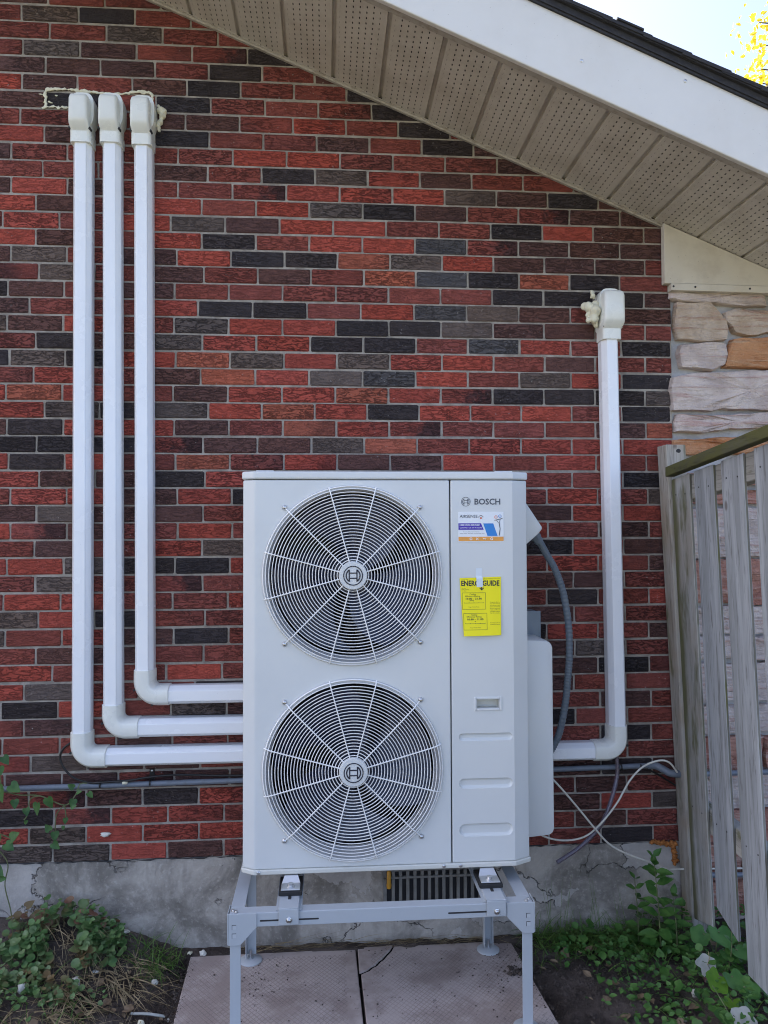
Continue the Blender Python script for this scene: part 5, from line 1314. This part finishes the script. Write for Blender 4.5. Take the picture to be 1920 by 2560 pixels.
# green grass
m = MB()
for k in range(1500):
    t = R2.random()
    if t < .18: x = R2.uniform(1.25, 2.0); y = R2.uniform(-.75, -.05)
    elif t < .75: x = R2.uniform(1.05, 1.6); y = -.02 - abs(R2.gauss(0, .055)) - .10 * max(0, x - 1.2)
    elif t < .85: x = R2.gauss(-.34, .05); y = R2.gauss(-.10, .03)
    else: x = R2.uniform(-1.1, -.5); y = R2.uniform(-.7, -.2)
    y = min(y, -.012)
    a = R2.uniform(0, 6.28)
    blade(m, (x, y, ground_z(x, y)), (math.cos(a) * .6, math.sin(a) * .5 - .1, R2.uniform(.5, 1.2)), R2.uniform(.05, .14), R2.uniform(.0013, .0026), R2.uniform(.6, 2.2), 5)
for k in range(14):
    x = R2.uniform(1.1, 1.5); blade(m, (x, -.03, ground_z(x, -.03)), (R2.uniform(-.3, .3), 0, 1), R2.uniform(.14, .24), .0012, R2.uniform(.05, .4), 6)
tag(m.build('green_grass', M['grass'], None, 60, fix=False), 'tufts of green grass growing along the foundation right of the stand', 'grass', kind='stuff')
# clumps of low weeds on the right
m = MB()
for k in range(2700):
    x = R2.uniform(1.12, 2.1); y = R2.uniform(-.85, -.03)
    lim = -.12 - .0 if x < 1.2 else 0
    dens = sstep(1.12, 1.55, x + (0.25 if y > -.2 else 0)) * (1 if y > -.62 or x > 1.5 else .35)
    if R2.random() > dens: continue
    s = R2.choice([R2.uniform(.008, .018), R2.uniform(.012, .026), R2.uniform(.018, .036)])
    put_leaf(m, R2.choice(['round', 'heart', 'lance', 'lance', 'broad', 'lance']), (x, y, ground_z(x, y) + R2.uniform(.004, .05) * (1 + .8 * (x > 1.5))), (R2.uniform(-1, 1), R2.uniform(-1, .5), R2.uniform(-.2, .4)), (R2.uniform(-.6, .6), R2.uniform(-1, .1), 1), s)
tag(m.build('low_weeds', M['weed'], None, 60, fix=False), 'low dark green weeds covering the soil below the fence', 'weeds', kind='stuff')
# tall weed by the post
def leafy_plant(label, base, tip, n, size, kind, mat, seed, group=None, name='weed_plant', bend=.0):
    rr = random.Random(seed); t = thing(name, base, label, 'plant', group)
    A, B = Vector(base), Vector(tip); mid = (A + B) / 2 + Vector((bend, -.01, 0))
    P = spline([A, mid, B], 8); m = MB(); m.tube(P, [.0028 * (1 - .6 * i / len(P)) for i in range(len(P))], 6); m.build('stem', M['stem'], t, 60)
    for i in range(n):
        q = .08 + .92 * i / (n - 1); p = P[min(int(q * (len(P) - 1)), len(P) - 1)]
        for sgn in (-1, 1):
            a = (i % 2) * 1.57 + rr.uniform(-.5, .5) + (0 if sgn > 0 else math.pi)
            d = Vector((math.cos(a), math.sin(a) * .8 - .15, rr.uniform(-.25, .5) if i < n - 2 else rr.uniform(.4, 1)))
            leaf_obj(kind, p, d, Vector((rr.uniform(-.3, .3), -.5, 1)), size * rr.uniform(.75, 1.2) * (1 - .3 * q), mat, t)
    return t
leafy_plant('tall upright green weed with pointed leaves against the foundation by the fence post', (1.53, -.16, .05), (1.515, -.14, .375), 13, .078, 'lance', M['weed'], 5)
leafy_plant('shorter leafy weed leaning left of the tall one beside the fence post', (1.47, -.10, .04), (1.465, -.08, .27), 8, .066, 'lance', M['weed'], 6)
leafy_plant('bushy green weed with pointed leaves right of the tall one at the post foot', (1.58, -.19, .04), (1.575, -.17, .24), 8, .07, 'lance', M['weed'], 12)
leafy_plant('small leafy weed growing under the second fence board', (1.70, -.33, .05), (1.71, -.34, .20), 4, .06, 'lance', M['weed'], 7)
leafy_plant('small leafy weed growing behind the third fence board gap', (1.80, -.45, .04), (1.79, -.47, .26), 5, .065, 'lance', M['weed'], 8)
def broad_plant(label, base, leaves, mat):
    t = thing('broadleaf_plant', base, label, 'plant')
    for (x, y, z, s, up_, mt) in leaves:
        m = MB(); m.tube(spline([base, ((base[0] + x) / 2, (base[1] + y) / 2, z * .75 + base[2] * .25), (x, y, z)], 5), .0022, 5); m.build('stalk', M['stem'], t, 60)
        d = Vector((x - base[0], y - base[1] - .02, -.02)); leaf_obj('broad', Vector((x, y, z)) - nrm(d) * s * .25, d, up_, s, mt, t)
broad_plant('large dark broad leaved plant at the foot of the first fence boards', (1.70, -.24, .04), [(1.70, -.27, .155, .085, (.1, -.9, 1), M['broad']), (1.66, -.23, .13, .065, (-.3, -.9, 1), M['broad']), (1.735, -.33, .12, .07, (.2, -.6, 1), M['broad']), (1.71, -.31, .10, .06, (.0, -.6, 1), M['broad']), (1.68, -.30, .085, .05, (-.2, -.6, 1), M['broad'])], None)
broad_plant('low plant with one bright yellow green leaf in front of the fence foot', (1.63, -.46, .03), [(1.590, -.475, .112, .072, (-.1, -1.0, .6), M['bright']), (1.640, -.470, .112, .068, (.2, -1, .6), M['broad']), (1.665, -.505, .095, .066, (.3, -1, .5), M['broad']), (1.60, -.545, .075, .058, (-.1, -.9, 1), M['bright']), (1.555, -.575, .055, .055, (-.2, -.8, 1), M['broad']), (1.62, -.56, .06, .05, (.1, -.8, 1), M['broad'])], None)
# fallen leaves, scraps and stones
t = thing('fallen_leaf', (1.59, -.36, .09), 'pale upturned dead leaf standing among the weeds by the fence foot', 'leaf')
leaf_obj('broad', (1.572, -.375, .085), (.55, -.1, .35), (-.2, -1, .5), .062, M['paleleaf'], t, 'blade'); mm = MB(); mm.tube([(1.60, -.38, .10), (1.607, -.38, .125), (1.604, -.378, .145)], .0014, 5); mm.build('stalk', M['straw'], t)
t = thing('fallen_leaf', (1.57, -.66, .06), 'large pale grey leaf lying low at the right front of the weeds', 'leaf')
leaf_obj('broad', (1.548, -.635, .075), (.8, -.25, .0), (0, -1, 1), .072, M['paleleaf'], t, 'blade'); mm = MB(); mm.tube([(1.548, -.63, .08), (1.53, -.60, .12), (1.515, -.58, .15)], .0014, 5); mm.build('stalk', M['stem'], t)
def scrap(x, y, r, label, z=None, mat='whitefoam', name='foam_scrap', cat='foam scrap', sub=2, sq=(1, .8, .7), seed=0, jit=.28):
    rr = random.Random(seed + int(x * 1000)); mb = MB(); zz = (ground_z(x, y) if z is None else z) + r * sq[2] * .6
    mb.blob((x, y, zz), (r * sq[0], r * sq[1], r * sq[2]), sub, jit, rr)
    return tag(mb.build(name, M[mat], None, 60), label, cat, 'foam scraps left on the soil' if name == 'foam_scrap' else None)
scrap(-.470, -.035, .017, 'flat white foam scrap against the foundation by the ivy', sq=(1.3, .7, .5))
scrap(-.176, -.045, .012, 'small white foam scrap on the soil near the stand leg by the wall', sq=(1.1, .8, .9))
scrap(-.225, -.04, .009, 'tiny yellowish foam scrap on the soil next to the foundation', mat='foam')
scrap(-.579, -.235, .018, 'chunky white foam scrap standing at the edge of the ivy', sq=(.9, .8, 1.2))
scrap(-.745, -.27, .017, 'white foam scrap among ivy at the far left of the soil', sq=(.8, .7, 1.1))
scrap(-.322, -.18, .011, 'small square white foam scrap in the middle of the straw', sq=(1, .8, .9))
scrap(-.317, -.415, .015, 'yellowish foam scrap near the left edge of the paving slab', mat='foam', sq=(.9, .8, 1.2))
scrap(-.525, -.17, .012, 'flat pinkish white foam scrap on the straw', sq=(1.4, .8, .4))
scrap(-.24, -.36, .006, 'tiny white foam scrap on bare soil beside the slab', sq=(.7, .7, 1.2))
scrap(1.528, -.43, .014, 'crumpled white scrap among the weeds below the bright leaf', sq=(.9, .8, .9))
scrap(1.447, -.52, .013, 'broken white scrap lying on soil at the edge of the weeds', sq=(1.2, .8, .6), jit=.4)
scrap(-.546, -.004, .014, 'white foam scrap stuck on a red brick low on the left wall', z=.468, sq=(1.3, .6, .7))
scrap(-.465, -.043, .009, 'cream foam scrap resting on the grey pipe', z=.672, mat='foam', sq=(1.1, .8, .8))
scrap(1.325, -.60, .020, 'grey stone lying on the soil in front of the weeds', mat='rock', name='stone', cat='stone', sub=1, sq=(1.2, 1, .9), jit=.15)
scrap(1.638, -.36, .030, 'reddish stone half hidden in weeds under the fence', mat='redrock', name='stone', cat='stone', sub=2, sq=(1.4, .8, .7), jit=.12)
m = MB(); m.tube(spline([(-.36, -.36, .02), (-.30, -.38, .028), (-.245, -.385, .02)], 4), .0045, 6)
tag(m.build('cut_stalk', M['paleleaf'], None, 60), 'pale green cut stalk lying on the soil left of the slab', 'stalk')
# leaf litter
m = MB()
for k in range(150):
    if R2.random() < .5: x = R2.uniform(-1.1, -.25); y = R2.uniform(-.75, -.04)
    else: x = R2.uniform(1.08, 1.9); y = R2.uniform(-.75, -.1)
    put_leaf(m, R2.choice(['heart', 'broad', 'lance']), (x, y, ground_z(x, y) + R2.uniform(.006, .03)), (R2.uniform(-1, 1), R2.uniform(-1, 1), R2.uniform(-.2, .2)), (R2.uniform(-.6, .6), R2.uniform(-.8, .4), 1), R2.uniform(.015, .04))
tag(m.build('leaf_litter', M['litter'], None, None, fix=False), 'dead brown leaves scattered over the soil on both sides of the slabs', 'leaf litter', kind='stuff')
# soil clods
m = MB()
def clod(x, y, z, r):
    vs = []
    for (a, b_, c_) in ((1, 0, 0), (-1, 0, 0), (0, 1, 0), (0, -1, 0), (0, 0, 1), (0, 0, -1)):
        k = R2.uniform(.6, 1.2) * r; vs.append((x + a * k + R2.uniform(-.2, .2) * r, y + b_ * k + R2.uniform(-.2, .2) * r, z + c_ * k * .8))
    m.add(vs, [(0, 2, 4), (2, 1, 4), (1, 3, 4), (3, 0, 4), (2, 0, 5), (1, 2, 5), (3, 1, 5), (0, 3, 5)])
for k in range(5200):
    if R2.random() < .38: x = R2.uniform(-.55, -.19); y = R2.uniform(-.8, -.015)
    elif R2.random() < .72: x = R2.uniform(1.0, 1.5); y = R2.uniform(-.85, -.05)
    else: x = R2.uniform(-1.2, -.2); y = R2.uniform(-.8, -.02)
    if -.225 < x < 1.0 + .05 * -y and y < -.03: continue
    clod(x, y, ground_z(x, y) + .001, R2.choice([.003, .004, .004, .006, .006, .009]) * R2.uniform(.7, 1.4))
for k in range(230):
    x = R2.uniform(-.0, 1.0); y = R2.uniform(-.5, -.04)
    if R2.random() < .6: x = R2.choice([R2.gauss(.03, .05), R2.gauss(.93, .06)]); y = R2.gauss(-.2, .09)
    if not -.19 < x < .99 or y > -.05: continue
    clod(x, y, .032, R2.uniform(.0015, .0042))
for k in range(420):
    e = R2.random(); y = R2.uniform(-.66, -.06)
    x = (-.222 if e < .5 else .99 + .062 * (-y - .03)) + R2.gauss(0, .012)
    clod(x, y, .028, R2.uniform(.002, .006))
for k in range(40): clod(.965 + R2.gauss(0, .018), -.245 + R2.gauss(0, .012), .036, R2.uniform(.005, .011))
tag(m.build('soil_clods', M['soil'], None, None, fix=False), 'loose crumbs and clods of dark soil around the paving slabs', 'soil', kind='stuff')

# ------------------------------------------------------------------ tree beyond the roof
tree = thing('autumn_tree', (10.2, 9.6, 0.0), 'yellow leaved autumn tree standing beyond the roof at the upper right', 'tree')
m = MB(); m.tube(spline([(10.2, 9.6, -.2), (10.1, 9.6, 2.5), (10.0, 9.5, 5), (9.9, 9.4, 7.5), (9.8, 9.4, 10.5)], 6), [.26 - .008 * i for i in range(25)], 10); m.build('trunk', M['bark'], tree, 60)
m = MB(); tips = []
for k in range(60):
    z0 = R2.uniform(4.5, 9.8); a = R2.uniform(0, 6.28); ln_ = R2.uniform(1.4, 2.9) * (1 - .25 * max(0, z0 - 7.5))
    p0 = Vector((9.95, 9.45, z0)); p1 = p0 + Vector((math.cos(a) * ln_ * .6, math.sin(a) * ln_ * .6, .5)); p2 = p0 + Vector((math.cos(a) * ln_, math.sin(a) * ln_, R2.uniform(-.1, .8)))
    P = spline([p0, p1, p2], 5); m.tube(P, [.03 * (1 - .8 * i / len(P)) for i in range(len(P))], 5); tips += P[3:]
for q in ((7.45, 9.0, 9.25), (7.55, 9.0, 9.65), (7.5, 9.1, 10.1), (7.4, 8.9, 8.95), (7.25, 8.9, 8.8)):
    P = spline([(9.9, 9.4, q[2] - .8), (8.7, 9.2, q[2] - .05), q], 5); m.tube(P, [.03 * (1 - .8 * i / len(P)) for i in range(len(P))], 5); tips += P[4:] + [Vector(q)] * 2
m.build('limb', M['bark'], tree, 60)
m = MB()
for k in range(9500):
    c = R2.choice(tips); p = c + Vector((R2.gauss(0, .2), R2.gauss(0, .2), R2.gauss(-.05, .2)))
    put_leaf(m, 'lance' if k % 3 else 'heart', p, jv(1) + Vector((0, 0, -.5)), jv(1), R2.uniform(.065, .12))
cr = m.build('crown', M['yellowleaf'], tree, None, fix=False)
cr['kind'] = 'stuff'
